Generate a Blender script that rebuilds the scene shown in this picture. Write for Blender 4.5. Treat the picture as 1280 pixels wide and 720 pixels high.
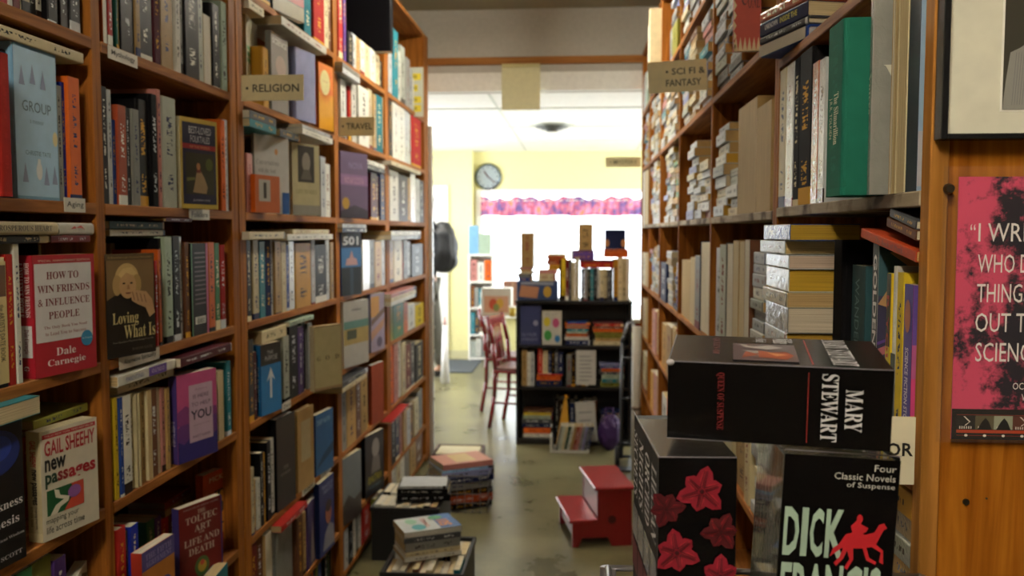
import bpy, bmesh, math, random, re
from mathutils import Vector, Matrix
random.seed(7)
for o in list(bpy.data.objects): bpy.data.objects.remove(o)
S = bpy.context.scene
COL = S.collection

# ------------------------------------------------------------ camera, light, exposure
F = 1100.0
PHI = math.atan(70/F)                      # pitch down
THE = math.atan(85*math.cos(PHI)/F)        # yaw to the left of the aisle
CZ = 1.40
ct, st, cp, sp = math.cos(THE), math.sin(THE), math.cos(PHI), math.sin(PHI)
cam = bpy.data.cameras.new('camera'); camo = bpy.data.objects.new('camera', cam); COL.objects.link(camo)
cam.sensor_width = 36; cam.lens = 36*F/1280; cam.clip_start = .02
camo.matrix_world = Matrix(((ct, -st*sp, st*cp, 0), (st, ct*sp, -ct*cp, 0), (0, cp, sp, CZ), (0, 0, 0, 1)))
cam.dof.use_dof = True; cam.dof.focus_distance = 1.08; cam.dof.aperture_fstop = 6.8
S.camera = camo
S.view_settings.view_transform = 'Standard'; S.view_settings.look = 'None'
S.view_settings.gamma = 1; S.view_settings.use_curve_mapping = False
S.view_settings.exposure = 0.45

w = bpy.data.worlds.new('daylight'); S.world = w; w.use_nodes = True
bg = w.node_tree.nodes['Background']; bg.inputs[0].default_value = (.86, .94, 1, 1); bg.inputs[1].default_value = 5.0

def area(name, loc, rot, sx, sy, power, col, portal=False):
    l = bpy.data.lights.new(name, 'AREA'); l.shape = 'RECTANGLE'; l.size = sx; l.size_y = sy
    l.energy = power; l.color = col
    if portal: l.cycles.is_portal = True
    o = bpy.data.objects.new(name, l); o.location = loc; o.rotation_euler = rot; COL.objects.link(o)
    return o
R = math.radians
area('window_portal', (0.0, 9.93, 1.15), (R(-90), 0, 0), 2.3, 1.4, 1, (1, 1, 1), True)
area('far_room_fill', (2.32, 7.8, 1.5), (0, R(90), 0), 1.9, 3.0, 95, (.93, .97, 1))  # added fill to brighten the far room; the right wall has no window
area('far_room_fill', (-2.32, 7.6, 1.4), (0, R(-90), 0), 1.7, 2.4, 75, (.93, .97, 1))  # second added fill, from the windowless left wall

# ------------------------------------------------------------ pixel helpers (photo pixel -> point on a real plane)
def Yat(u, X, z=1.4):
    k = (u-640)/F
    return (X*ct + k*X*st*cp + k*(z-CZ)*sp)/(k*ct*cp - st)
def Zat(v, X, Y):
    k = (360-v)/F; Q = Y*ct - X*st
    return CZ + Q*(k*cp - sp)/(cp + k*sp)
def Xat(u, Y, z=1.4):
    k = (u-640)/F
    return (k*(Y*ct*cp - (z-CZ)*sp) - Y*st)/(ct + k*st*cp)
def proj(p):
    x, y, z = p[0], p[1], p[2]-CZ
    fw = -x*st*cp + y*ct*cp - z*sp; rt = x*ct + y*st; up = -x*st*sp + y*ct*sp + z*cp
    return (640+F*rt/fw, 360-F*up/fw, fw)
def PY(u, v, Y):
    z = 1.4
    for _ in range(4):
        x = Xat(u, Y, z); z = Zat(v, x, Y)
    return (x, Y, z)

# ------------------------------------------------------------ colours and materials
def lin(h):
    h = h.lstrip('#'); c = [int(h[i:i+2], 16)/255 for i in (0, 2, 4)]
    return tuple((x/12.92 if x <= .04045 else ((x+.055)/1.055)**2.4) for x in c) + (1,)
PAL = dict(red='b02a24', dkred='6e1a1c', rust='a4492a', orange='dd6a26', yellow='dcc02e', cream='d8cba4', white='dcdcd2', palegrey='b5bbae',
           grey='8a8c88', dkgrey='4a4c50', silver='c3c8cc', black='0e0e12', brown='6b4530', dkbrown='241812', tan='b3935f', pink='c0837c',
           hotpink='c8457e', purple='5d3f86', lavender='8f96c4', navy='1e2850', blue='2a4c9c', royalblue='2036b0', lightblue='86b8de', teal='2f7f8c', dkgreen='14463a',
           green='3c7a4a', olive='8a8a3c', palegreen='a5b8a4', maroon='55202c', gold='c8952e', mint='a8d0bc')
CN = dict(red='red', dkred='dark red', rust='rust-coloured', orange='orange', yellow='yellow', cream='cream', white='white', palegrey='pale grey',
          grey='grey', dkgrey='dark grey', silver='silvery', black='black', brown='brown', dkbrown='dark brown', tan='tan', pink='pink', hotpink='hot pink',
          purple='purple', lavender='lavender', navy='navy', blue='blue', royalblue='bright blue', lightblue='light blue', teal='teal', dkgreen='dark green',
          green='green', olive='olive', palegreen='pale green', maroon='maroon', gold='golden', mint='mint')
_m = {}
def mat(name, col, rough=.5, metal=0, coat=0, emit=0, bump=0, bscale=40):
    if name in _m: return _m[name]
    m = bpy.data.materials.new(name); m.use_nodes = True; nt = m.node_tree; b = nt.nodes['Principled BSDF']
    c = lin(col) if isinstance(col, str) else col
    b.inputs['Roughness'].default_value = rough; b.inputs['Metallic'].default_value = metal
    b.inputs['Coat Weight'].default_value = coat
    tc = nt.nodes.new('ShaderNodeTexCoord'); n = nt.nodes.new('ShaderNodeTexNoise'); n.inputs['Scale'].default_value = bscale
    nt.links.new(tc.outputs['Object'], n.inputs['Vector'])
    mx = nt.nodes.new('ShaderNodeMix'); mx.data_type = 'RGBA'
    mx.inputs[6].default_value = tuple(x*.86 for x in c[:3])+(1,); mx.inputs[7].default_value = tuple(min(1, x*1.08) for x in c[:3])+(1,)
    nt.links.new(n.outputs[0], mx.inputs[0]); nt.links.new(mx.outputs[2], b.inputs['Base Color'])
    if emit: b.inputs['Emission Color'].default_value = c; b.inputs['Emission Strength'].default_value = emit
    if bump:
        bp = nt.nodes.new('ShaderNodeBump'); bp.inputs['Strength'].default_value = bump; bp.inputs['Distance'].default_value = .01
        nt.links.new(n.outputs[0], bp.inputs['Height']); nt.links.new(bp.outputs[0], b.inputs['Normal'])
    _m[name] = m; return m
def ink(c):
    h = PAL.get(c, c); return mat('print_'+h, h, .45)
def wood(name, c1, c2, axis='Z', rough=.38, wear=0):
    if name in _m: return _m[name]
    m = bpy.data.materials.new(name); m.use_nodes = True; nt = m.node_tree; b = nt.nodes['Principled BSDF']; L = nt.links.new
    tc = nt.nodes.new('ShaderNodeTexCoord'); mp = nt.nodes.new('ShaderNodeMapping')
    s = {'X': (1.2, 22, 22), 'Y': (22, 1.2, 22), 'Z': (22, 22, 1.2)}[axis]
    mp.inputs['Scale'].default_value = s; L(tc.outputs['Object'], mp.inputs[0])
    n1 = nt.nodes.new('ShaderNodeTexNoise'); n1.inputs['Scale'].default_value = 2.2; n1.inputs['Detail'].default_value = 8; n1.inputs['Distortion'].default_value = 1.2
    L(mp.outputs[0], n1.inputs['Vector'])
    n2 = nt.nodes.new('ShaderNodeTexNoise'); n2.inputs['Scale'].default_value = 9; n2.inputs['Detail'].default_value = 4; L(mp.outputs[0], n2.inputs['Vector'])
    r = nt.nodes.new('ShaderNodeValToRGB'); r.color_ramp.elements[0].position = .32; r.color_ramp.elements[1].position = .68
    r.color_ramp.elements[0].color = lin(c1); r.color_ramp.elements[1].color = lin(c2); L(n1.outputs[0], r.inputs[0])
    mx = nt.nodes.new('ShaderNodeMix'); mx.data_type = 'RGBA'; mx.blend_type = 'MULTIPLY'; mx.inputs[0].default_value = .25
    L(r.outputs[0], mx.inputs[6]); L(n2.outputs[0], mx.inputs[7])
    last = mx.outputs[2]
    if wear:
        n3 = nt.nodes.new('ShaderNodeTexNoise'); n3.inputs['Scale'].default_value = 11; n3.inputs['Detail'].default_value = 7; L(tc.outputs['Object'], n3.inputs['Vector'])
        r3 = nt.nodes.new('ShaderNodeValToRGB'); r3.color_ramp.elements[0].position = .5; r3.color_ramp.elements[1].position = .62; L(n3.outputs[0], r3.inputs[0])
        m3 = nt.nodes.new('ShaderNodeMix'); m3.data_type = 'RGBA'; L(r3.outputs[0], m3.inputs[0]); L(last, m3.inputs[6]); m3.inputs[7].default_value = lin('57493a'); last = m3.outputs[2]
    L(last, b.inputs['Base Color']); b.inputs['Roughness'].default_value = rough+.2; b.inputs['Specular IOR Level'].default_value = .06
    bp = nt.nodes.new('ShaderNodeBump'); bp.inputs['Strength'].default_value = .15; bp.inputs['Distance'].default_value = .003
    L(n2.outputs[0], bp.inputs['Height']); L(bp.outputs[0], b.inputs['Normal'])
    _m[name] = m; return m
W_Y = wood('pine_board', '7c4a1e', 'b3753a', 'Y'); W_Z = wood('pine_post', '7a4517', 'b06f2c', 'Z')
W_PANEL = wood('varnished_panel', '8a4c10', 'b87422', 'Z', .3); W_X = wood('pine_rail', '9a622e', 'c08a50', 'X')
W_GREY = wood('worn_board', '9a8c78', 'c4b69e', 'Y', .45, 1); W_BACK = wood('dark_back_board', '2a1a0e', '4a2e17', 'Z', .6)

def book_mat(name, gloss, wrap=False, stuff=False):
    m = bpy.data.materials.new(name); m.use_nodes = True; nt = m.node_tree; L = nt.links.new; N = nt.nodes.new
    b = nt.nodes['Principled BSDF']; b.inputs['Roughness'].default_value = gloss+.05; b.inputs['Specular IOR Level'].default_value = .1
    def mth(op, a, c=None, d=None):
        n = N('ShaderNodeMath'); n.operation = op
        for i, x in enumerate((a, c, d)):
            if x is None: continue
            if isinstance(x, (int, float)): n.inputs[i].default_value = x
            else: L(x, n.inputs[i])
        return n.outputs[0]
    tc = N('ShaderNodeTexCoord')
    if stuff:
        a = N('ShaderNodeAttribute'); a.attribute_name = 'col'; base = a.outputs['Color']
        a2 = N('ShaderNodeAttribute'); a2.attribute_name = 'ink'; inkc = a2.outputs['Color']
        sepc = N('ShaderNodeSeparateColor'); L(base, sepc.inputs[0]); rnd = mth('FRACT', mth('MULTIPLY', sepc.outputs[0], 37.7))
    else:
        oi = N('ShaderNodeObjectInfo'); base = oi.outputs['Color']; rnd = oi.outputs['Random']
        a2 = N('ShaderNodeAttribute'); a2.attribute_type = 'OBJECT'; a2.attribute_name = 'ink'; inkc = a2.outputs['Color']
    sx = N('ShaderNodeSeparateXYZ'); L(tc.outputs['UV'], sx.inputs[0]); u, v = sx.outputs[0], sx.outputs[1]
    isp = mth('GREATER_THAN', v, 2.0)                        # spine faces carry v + 3
    vv = mth('SUBTRACT', v, mth('MULTIPLY', isp, 3.0))
    cb = N('ShaderNodeCombineXYZ'); L(mth('MULTIPLY', u, 3.0), cb.inputs[0]); L(mth('MULTIPLY', vv, 46.0), cb.inputs[1]); L(mth('MULTIPLY', rnd, 91.0), cb.inputs[2])
    nz = N('ShaderNodeTexNoise'); nz.inputs['Scale'].default_value = 1.0; nz.inputs['Detail'].default_value = 2; L(cb.outputs[0], nz.inputs['Vector'])
    letter = mth('GREATER_THAN', nz.outputs[0], .53)
    uin = mth('LESS_THAN', mth('ABSOLUTE', mth('SUBTRACT', u, .5)), mth('ADD', .10, mth('MULTIPLY', rnd, .12)))
    t1 = mth('MULTIPLY', mth('GREATER_THAN', vv, mth('ADD', .38, mth('MULTIPLY', rnd, .12))), mth('LESS_THAN', vv, mth('SUBTRACT', .93, mth('MULTIPLY', rnd, .14))))
    t2 = mth('MULTIPLY', mth('GREATER_THAN', vv, .13), mth('LESS_THAN', vv, .30))
    mask = mth('MULTIPLY', mth('MULTIPLY', mth('ADD', t1, t2), mth('MULTIPLY', uin, letter)), isp)
    band = mth('MULTIPLY', mth('MULTIPLY', mth('LESS_THAN', vv, mth('MULTIPLY', rnd, .12)), isp), mth('GREATER_THAN', mth('FRACT', mth('MULTIPLY', rnd, 7.3)), .55))
    n2 = N('ShaderNodeTexNoise'); n2.inputs['Scale'].default_value = 30; L(tc.outputs['Object'], n2.inputs['Vector'])
    wear = N('ShaderNodeMix'); wear.data_type = 'RGBA'; wear.blend_type = 'MULTIPLY'; wear.inputs[0].default_value = .3; L(base, wear.inputs[6]); L(n2.outputs[0], wear.inputs[7])
    m1 = N('ShaderNodeMix'); m1.data_type = 'RGBA'; L(mth('MAXIMUM', mask, band), m1.inputs[0]); L(wear.outputs[2], m1.inputs[6]); L(inkc, m1.inputs[7])
    L(m1.outputs[2], b.inputs['Base Color'])
    bp = N('ShaderNodeBump')
    if wrap:
        n3 = N('ShaderNodeTexNoise'); n3.inputs['Scale'].default_value = 55; n3.inputs['Detail'].default_value = 3; n3.inputs['Distortion'].default_value = 2; L(tc.outputs['Object'], n3.inputs['Vector'])
        L(n3.outputs[0], bp.inputs['Height']); bp.inputs['Strength'].default_value = .7; bp.inputs['Distance'].default_value = .004
        b.inputs['Coat Weight'].default_value = 1; b.inputs['Coat Roughness'].default_value = .08; L(bp.outputs[0], b.inputs['Coat Normal'])
    L(n2.outputs[0], bp.inputs['Height']) if not wrap else None
    if not wrap: bp.inputs['Strength'].default_value = .12; bp.inputs['Distance'].default_value = .002; L(bp.outputs[0], b.inputs['Normal'])
    return m
def page_mat(name, stuff=False):
    m = bpy.data.materials.new(name); m.use_nodes = True; nt = m.node_tree; L = nt.links.new; N = nt.nodes.new
    b = nt.nodes['Principled BSDF']; b.inputs['Roughness'].default_value = .8
    if stuff: a = N('ShaderNodeAttribute'); a.attribute_name = 'col'; base = a.outputs['Color']
    else: a = N('ShaderNodeObjectInfo'); base = a.outputs['Color']
    tc = N('ShaderNodeTexCoord'); mp = N('ShaderNodeMapping'); mp.inputs['Scale'].default_value = (6, 900, 6); L(tc.outputs['Object'], mp.inputs[0])
    n = N('ShaderNodeTexNoise'); n.inputs['Scale'].default_value = 1; n.inputs['Detail'].default_value = 3; L(mp.outputs[0], n.inputs['Vector'])
    r = N('ShaderNodeMapRange'); r.inputs[1].default_value = .3; r.inputs[2].default_value = .6; r.inputs[3].default_value = .55; r.inputs[4].default_value = 1.0; L(n.outputs[0], r.inputs[0])
    mx = N('ShaderNodeMix'); mx.data_type = 'RGBA'; mx.blend_type = 'MULTIPLY'; mx.inputs[0].default_value = 1; L(base, mx.inputs[6]); L(r.outputs[0], mx.inputs[7])
    L(mx.outputs[2], b.inputs['Base Color']); return m
M_COVER = book_mat('book_cover_satin', .38); M_MATTE = book_mat('book_cover_cloth', .75); M_MATTE.node_tree.nodes['Principled BSDF'].inputs['Specular IOR Level'].default_value = .1; M_WRAP = book_mat('book_cover_in_clear_wrap', .3, True)
M_PAGES = page_mat('page_edges')
M_SC = book_mat('far_book_cover', .4, stuff=True); M_SP = page_mat('far_page_edges', stuff=True)

# ------------------------------------------------------------ mesh helpers
def link_mesh(name, me, m=None, parent=None):
    o = bpy.data.objects.new(name, me)
    for x in (m if isinstance(m, (list, tuple)) else [m]):
        if x: me.materials.append(x)
    COL.objects.link(o)
    if parent: o.parent = parent
    return o
def tag(o, label=None, cat=None, group=None, kind=None):
    for k, v in (('label', label), ('category', cat), ('group', group), ('kind', kind)):
        if v: o[k] = v
    return o
def empty(name, loc=(0, 0, 0), rz=0, label=None, cat=None, group=None):
    o = bpy.data.objects.new(name, None); o.location = loc; o.rotation_euler = (0, 0, rz); o.empty_display_size = .05; COL.objects.link(o)
    return tag(o, label, cat, group)
class MB:
    def __init__(s): s.bm = bmesh.new()
    def box(s, x0, x1, y0, y1, z0, z1, bev=0, mtx=None):
        r = bmesh.ops.create_cube(s.bm, size=1); vs = r['verts']
        bmesh.ops.scale(s.bm, vec=(abs(x1-x0), abs(y1-y0), abs(z1-z0)), verts=vs)
        bmesh.ops.translate(s.bm, vec=((x0+x1)/2, (y0+y1)/2, (z0+z1)/2), verts=vs)
        if bev:
            es = list({e for v in vs for e in v.link_edges}); r = bmesh.ops.bevel(s.bm, geom=es, offset=bev, segments=1, affect='EDGES')
            vs = list({v for f in r['faces'] for v in f.verts} | {v for v in vs if v.is_valid})
        if mtx is not None: bmesh.ops.transform(s.bm, matrix=mtx, verts=vs)
        return s
    def cyl(s, p0, p1, r0, r1=None, n=14):
        r1 = r0 if r1 is None else r1; a, b = Vector(p0), Vector(p1); d = b-a
        r = bmesh.ops.create_cone(s.bm, cap_ends=True, segments=n, radius1=r0, radius2=r1, depth=d.length)
        q = Vector((0, 0, 1)).rotation_difference(d.normalized()).to_matrix().to_4x4()
        bmesh.ops.transform(s.bm, matrix=Matrix.Translation((a+b)/2) @ q, verts=r['verts']); return s
    def tube(s, pts, r, n=10):
        for a, b in zip(pts, pts[1:]): s.cyl(a, b, r, n=n)
        for p in pts[1:-1]: s.ball(p, r, n)
        return s
    def ball(s, c, r, n=12, sc=(1, 1, 1)):
        q = bmesh.ops.create_uvsphere(s.bm, u_segments=n, v_segments=max(6, n//2), radius=r)
        bmesh.ops.scale(s.bm, vec=sc, verts=q['verts']); bmesh.ops.translate(s.bm, vec=c, verts=q['verts']); return s
    def prism(s, pts, y0, y1):     # outline in xz extruded in y
        a = [s.bm.verts.new((x, y0, z)) for x, z in pts]; b = [s.bm.verts.new((x, y1, z)) for x, z in pts]; n = len(pts)
        s.bm.faces.new(a); s.bm.faces.new(b[::-1])
        for i in range(n): s.bm.faces.new((a[i], b[i], b[(i+1) % n], a[(i+1) % n]))
        return s
    def out(s, name, m=None, parent=None, smooth=False):
        bmesh.ops.recalc_face_normals(s.bm, faces=s.bm.faces)
        me = bpy.data.meshes.new(name); s.bm.to_mesh(me); s.bm.free()
        if smooth:
            for p in me.polygons: p.use_smooth = True
        return link_mesh(name, me, m, parent)
def box(name, m, x0, x1, y0, y1, z0, z1, parent=None, bev=0):
    return MB().box(x0, x1, y0, y1, z0, z1, bev).out(name, m, parent)

SER = {**{chr(65+i): chr(0x1D400+i) for i in range(26)}, **{chr(97+i): chr(0x1D41A+i) for i in range(26)}}
class Face:     # a flat printed face in the parent's own coordinates
    def __init__(s, parent, O, X, Y, W, H):
        s.p, s.O, s.X, s.Y, s.W, s.H = parent, Vector(O), Vector(X).normalized(), Vector(Y).normalized(), W, H
        s.N = s.X.cross(s.Y)
        s.lv = 0
    def pt(s, x, y, e): return s.O + s.X*x*s.W + s.Y*y*s.H + s.N*e
    def _lift(s, lv): s.lv += 1; return .00035*(lv if lv else 1) + .00001*s.lv
    def text(s, t, x0, x1, y0, y1, col, serif=False, lv=4, name='lettering', shear=0, bold=0):
        if serif: t = ''.join(SER.get(c, c) for c in t)
        cu = bpy.data.curves.new('t', 'FONT'); cu.body = t; cu.resolution_u = 2; cu.shear = shear; cu.offset = bold
        tmp = bpy.data.objects.new('t', cu); me = bpy.data.meshes.new_from_object(tmp)
        bpy.data.objects.remove(tmp); bpy.data.curves.remove(cu)
        if not me.vertices: return None
        xs = [v.co.x for v in me.vertices]; ys = [v.co.y for v in me.vertices]; a, b, c, d = min(xs), max(xs), min(ys), max(ys)
        e = s._lift(lv)
        for v in me.vertices: v.co = s.pt(x0+(v.co.x-a)/(b-a)*(x1-x0), y0+(v.co.y-c)/max(1e-6, d-c)*(y1-y0), e)
        me.name = name
        return link_mesh(name, me, ink(col), s.p)
    def poly(s, pts, col, lv=1, name='printed_shape', m=None):
        e = s._lift(lv); me = bpy.data.meshes.new(name); vs = [s.pt(x, y, e) for x, y in pts]
        me.from_pydata(vs, [], [list(range(len(vs)))]); me.update()
        return link_mesh(name, me, m or ink(col), s.p)
    def rect(s, x0, x1, y0, y1, col, lv=1, name='printed_panel', m=None): return s.poly([(x0, y0), (x1, y0), (x1, y1), (x0, y1)], col, lv, name, m)
    def disc(s, cx, cy, rx, ry, col, lv=2, name='printed_shape', n=18, a0=0): return s.poly([(cx+rx*math.cos(a0+2*math.pi*i/n), cy+ry*math.sin(a0+2*math.pi*i/n)) for i in range(n)], col, lv, name)
    def polys(s, lst, col, lv=2, name='printed_shapes'):
        e = s._lift(lv); vs = []; fs = []
        for pts in lst:
            k = len(vs); vs += [s.pt(x, y, e) for x, y in pts]; fs.append(list(range(k, k+len(pts))))
        me = bpy.data.meshes.new(name); me.from_pydata(vs, [], fs); me.update(); return link_mesh(name, me, ink(col), s.p)
    def barcode(s, x0, x1, y0, y1):
        s.rect(x0, x1, y0, y1, 'e6e6e0', 1, 'barcode_patch'); w = (x1-x0); l = []; x = x0+w*.1
        while x < x1-w*.1:
            d = w*random.choice((.02, .035, .05)); l.append([(x, y0+.12*(y1-y0)), (x+d, y0+.12*(y1-y0)), (x+d, y1-.1*(y1-y0)), (x, y1-.1*(y1-y0))]); x += d+w*random.choice((.02, .04))
        s.polys(l, '18181a', 2, 'barcode_bars')

# ------------------------------------------------------------ books
def cover_geo(w, h, t, hard):
    """verts, faces, uvs of a U-shaped cover; local x = spine direction, y = thickness, z = height"""
    b = .0028 if hard else .0011; r = min(t*.28, .006) if hard else min(t*.12, .002); n = 3 if hard else 2
    outp = [(-w, -t/2)]
    for i in range(n+1):
        a = math.pi/2*i/n; outp.append((-r+r*math.sin(a), -t/2+r-r*math.cos(a)))
    for i in range(n+1):
        a = math.pi/2*i/n; outp.append((-r+r*math.cos(a), t/2-r+r*math.sin(a)))
    outp.append((-w, t/2))
    inp = [(-w, -t/2+b), (-max(r, b)-.0005, -t/2+b), (-b-.0003, -t/2+max(r, b)), (-b-.0003, t/2-max(r, b)), (-max(r, b)-.0005, t/2-b), (-w, t/2-b)]
    prof = outp + inp[::-1]; N = len(prof); no = len(outp)
    vs = [(x, y, 0) for x, y in prof] + [(x, y, h) for x, y in prof]; fs = []; uv = []
    for i in range(N):
        j = (i+1) % N; fs.append((i, j, N+j, N+i))
        if i < no-1:
            sp_ = prof[i][0] > -w+1e-6 and prof[j][0] > -w+1e-6
            if sp_: ua, ub = prof[i][1]/t+.5, prof[j][1]/t+.5; uv.append([(ua, 3), (ub, 3), (ub, 4), (ua, 4)])
            else: uv.append([(-prof[i][0]/w, 0), (-prof[j][0]/w, 0), (-prof[j][0]/w, 1), (-prof[i][0]/w, 1)])
        else: uv.append([(0, 0)]*4)
    m_ = len(inp)
    # end caps: strip between outer and inner profile
    def cap(off, rev):
        top = []
        a = list(range(no)); c = [N-1-k for k in range(m_)]
        poly = a + c[::-1]
        f = tuple(off+k for k in poly); return f if not rev else f[::-1]
    for off, rev in ((0, True), (N, False)):
        f = cap(off, rev); fs.append(f); uv.append([(0, 0)]*len(f))
    return vs, fs, uv
def pages_geo(w, h, t, hard):
    b = .003 if hard else .0012; e = .003 if hard else .0004
    x0, x1, y0, y1, z0, z1 = -w+e, -b-.0008, -t/2+b, t/2-b, (e if hard else .0003), h-(e if hard else .0003)
    xm = x0+.002 if hard else x0
    vs = [(x0, y0, z0), (x1, y0, z0), (x1, y1, z0), (x0, y1, z0), (xm, 0, z0), (x0, y0, z1), (x1, y0, z1), (x1, y1, z1), (x0, y1, z1), (xm, 0, z1)]
    fs = [(0, 4, 3, 2, 1), (5, 6, 7, 8, 9), (0, 1, 6, 5), (1, 2, 7, 6), (2, 3, 8, 7), (3, 4, 9, 8), (4, 0, 5, 9)]
    return vs, fs
BOOKS = []      # every spec; created at the end so that the nearest 300 become individuals
REG = []        # footprints for resting things on top
def basis(psi, lie=False, lean=0):
    c, s = math.cos(psi), math.sin(psi)
    if lie: m = Matrix(((c, 0, s), (s, 0, -c), (0, 1, 0)))
    else: m = Matrix(((c, -s, 0), (s, c, 0), (0, 0, 1)))
    if lean: m = m @ Matrix.Rotation(lean, 3, 'X')
    return m
def foot(loc, B, w, h, t):
    ps = [Vector(loc)+B @ Vector((x, y, z)) for x in (0, -w) for y in (-t/2, t/2) for z in (0, h)]
    return [f([p[i] for p in ps]) for i in range(3) for f in (min, max)]
def add_book(loc, psi, w, h, t, col, cell, lie=False, hard=None, pages=None, ink_=None, wrap=False, label=None, lean=0, keep=False, B=None, stackn=None):
    if hard is None: hard = random.random() < .45
    B = B if B is not None else basis(psi, lie, lean)
    if hard and t < .012: hard = False
    c = lin(PAL.get(col, col)); lum = .3*c[0]+.6*c[1]+.1*c[2]
    j = random.uniform(.75, 1.08); c = tuple(min(1, x*j) for x in c[:3])+(1,)
    if ink_ is None: ink_ = random.choice(['white', 'cream', 'gold', 'silver'] if lum < .18 else ['black', 'dkred', 'navy', 'dkbrown', 'black'])
    if pages is None: pages = random.choice(['d9cfb4', 'cdbb92', 'd8d2c0', 'c4ab7c'])
    sp_ = dict(loc=Vector(loc), B=B, w=w, h=h, t=t, c=c, cn=CN.get(col, 'pale'), cell=cell, lie=lie, hard=hard, pages=lin(PAL.get(pages, pages)),
               ink=lin(PAL.get(ink_, ink_)), wrap=wrap, label=label, keep=keep, faces=[], stackn=stackn)
    f = foot(loc, B, w, h, t); sp_['f'] = f; REG.append(f); BOOKS.append(sp_)
    ctr = ((f[0]+f[1])/2, (f[2]+f[3])/2, (f[4]+f[5])/2); pu, pv, pd = proj(ctr); sp_['u'] = pu; sp_['v'] = pv
    sp_['size'] = (t*h if not lie else t*h)*1e6/(pd*pd)
    off = not (-60 < pu < 1340 and -60 < pv < 780)
    if off and not keep: sp_['size'] *= .05
    return sp_
def rest_z(f, z0, z1):
    best = z0
    for g in REG:
        if g[1] > f[0]+.004 and g[0] < f[1]-.004 and g[3] > f[2]+.004 and g[2] < f[3]-.004 and g[5] < z1 and g[5] > best: best = g[5]
    return best
NUM = ['first', 'second', 'third', 'fourth', 'fifth', 'sixth', 'seventh', 'eighth', 'ninth', 'tenth', 'eleventh', 'twelfth', 'thirteenth', 'fourteenth', 'fifteenth',
       'sixteenth', 'seventeenth', 'eighteenth', 'nineteenth', 'twentieth', '21st', '22nd', '23rd', '24th', '25th', '26th', '27th', '28th', '29th', '30th', '31st', '32nd', '33rd', '34th', '35th', '36th', '37th', '38th', '39th', '40th']
def build_books(limit=300):
    cells = {}
    for b in BOOKS: cells.setdefault((b['cell'], b['lie']), []).append(b)
    for (cell, lie), bs in cells.items():
        vert = lie and bs[0]['stackn']
        bs.sort(key=(lambda b: b['v']) if vert else (lambda b: b['u']))
        for i, b in enumerate(bs): b['ord'] = NUM[min(i, 39)]; b['vert'] = vert
    order = sorted(BOOKS, key=lambda b: -b['size'] - (1e9 if b['keep'] else 0))
    indiv, rest = order[:limit], order[limit:]
    for b in indiv:
        cv, cf, cuv = cover_geo(b['w'], b['h'], b['t'], b['hard']); pv, pf = pages_geo(b['w'], b['h'], b['t'], b['hard'])
        root = bpy.data.objects.new('hardcover_book' if b['hard'] else 'paperback_book', None); root.empty_display_size = .02
        root.matrix_world = Matrix.Translation(b['loc']) @ b['B'].to_4x4(); COL.objects.link(root)
        kind = 'hardback' if b['hard'] else 'paperback'
        if b['label']: lab = b['label']
        elif b['lie'] and b['vert']: lab = f"{b['cn']} {kind}, {b['ord']} from top, {b['cell']}"
        elif b['lie']: lab = f"{b['cn']} {kind} lying flat, {b['ord']} lying from left, {b['cell']}"
        else: lab = f"{b['cn']} {kind}, {b['ord']} from left, {b['cell']}"
        tag(root, lab, 'book', 'books, '+b['cell'])
        me = bpy.data.meshes.new('cover'); me.from_pydata(cv, [], cf); uvl = me.uv_layers.new(name='UVMap'); k = 0
        for u in cuv:
            for q in u: uvl.data[k].uv = q; k += 1
        o = link_mesh('cover', me, M_WRAP if b['wrap'] else (M_MATTE if b.get('matte') or (b['hard'] and int(b['w']*1e5) % 3 == 0) else M_COVER), root)
        cov_o = o; o.color = b['c']; o['ink'] = list(b['ink'][:3]) if not b.get('plain') else list(b['c'][:3])
        me = bpy.data.meshes.new('pages'); me.from_pydata(pv, [], pf); o = link_mesh('pages', me, M_PAGES, root); o.color = b['pages']
        for fn in b['faces']: fn(cov_o, b)
    V = []; FS = []; UV = []; MI = []; C = []; I = []
    for b in rest:
        cv, cf, cuv = cover_geo(b['w'], b['h'], b['t'], False); pv, pf = pages_geo(b['w'], b['h'], b['t'], False)
        for vs, fs, uv, mi, c in ((cv, cf, cuv, 0, b['c']), (pv, pf, None, 1, b['pages'])):
            k = len(V); V += [tuple(b['loc']+b['B'] @ Vector(p)) for p in vs]
            for i, f in enumerate(fs): FS.append([k+q for q in f]); UV += (uv[i] if uv else [(0, 0)]*len(f)); MI.append(mi); C.append(c); I.append(b['ink'])
    if V:
        me = bpy.data.meshes.new('far_books'); me.from_pydata(V, [], FS); ul = me.uv_layers.new(name='UVMap')
        for i, q in enumerate(UV): ul.data[i].uv = q
        ca = me.color_attributes.new('col', 'FLOAT_COLOR', 'CORNER'); ia = me.color_attributes.new('ink', 'FLOAT_COLOR', 'CORNER')
        me.materials.append(M_SC); me.materials.append(M_SP)
        for p in me.polygons:
            p.material_index = MI[p.index]
            for li in p.loop_indices: ca.data[li].color = C[p.index]; ia.data[li].color = I[p.index]
        o = bpy.data.objects.new('book_rows', me); COL.objects.link(o)
        tag(o, 'small distant books packed on the far shelves and behind the nearer ones', 'books', None, 'stuff')
    print('BOOKS', len(BOOKS), 'individual', len(indiv), 'rest', len(rest))
def front(b_w, b_h, b_t):  # front cover face / spine face
    return (lambda p: Face(p, (0, b_t/2, 0), (-1, 0, 0), (0, 0, 1), b_w, b_h)), (lambda p: Face(p, (0, -b_t/2, b_h), (0, 0, -1), (0, 1, 0), b_h, b_t))
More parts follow.
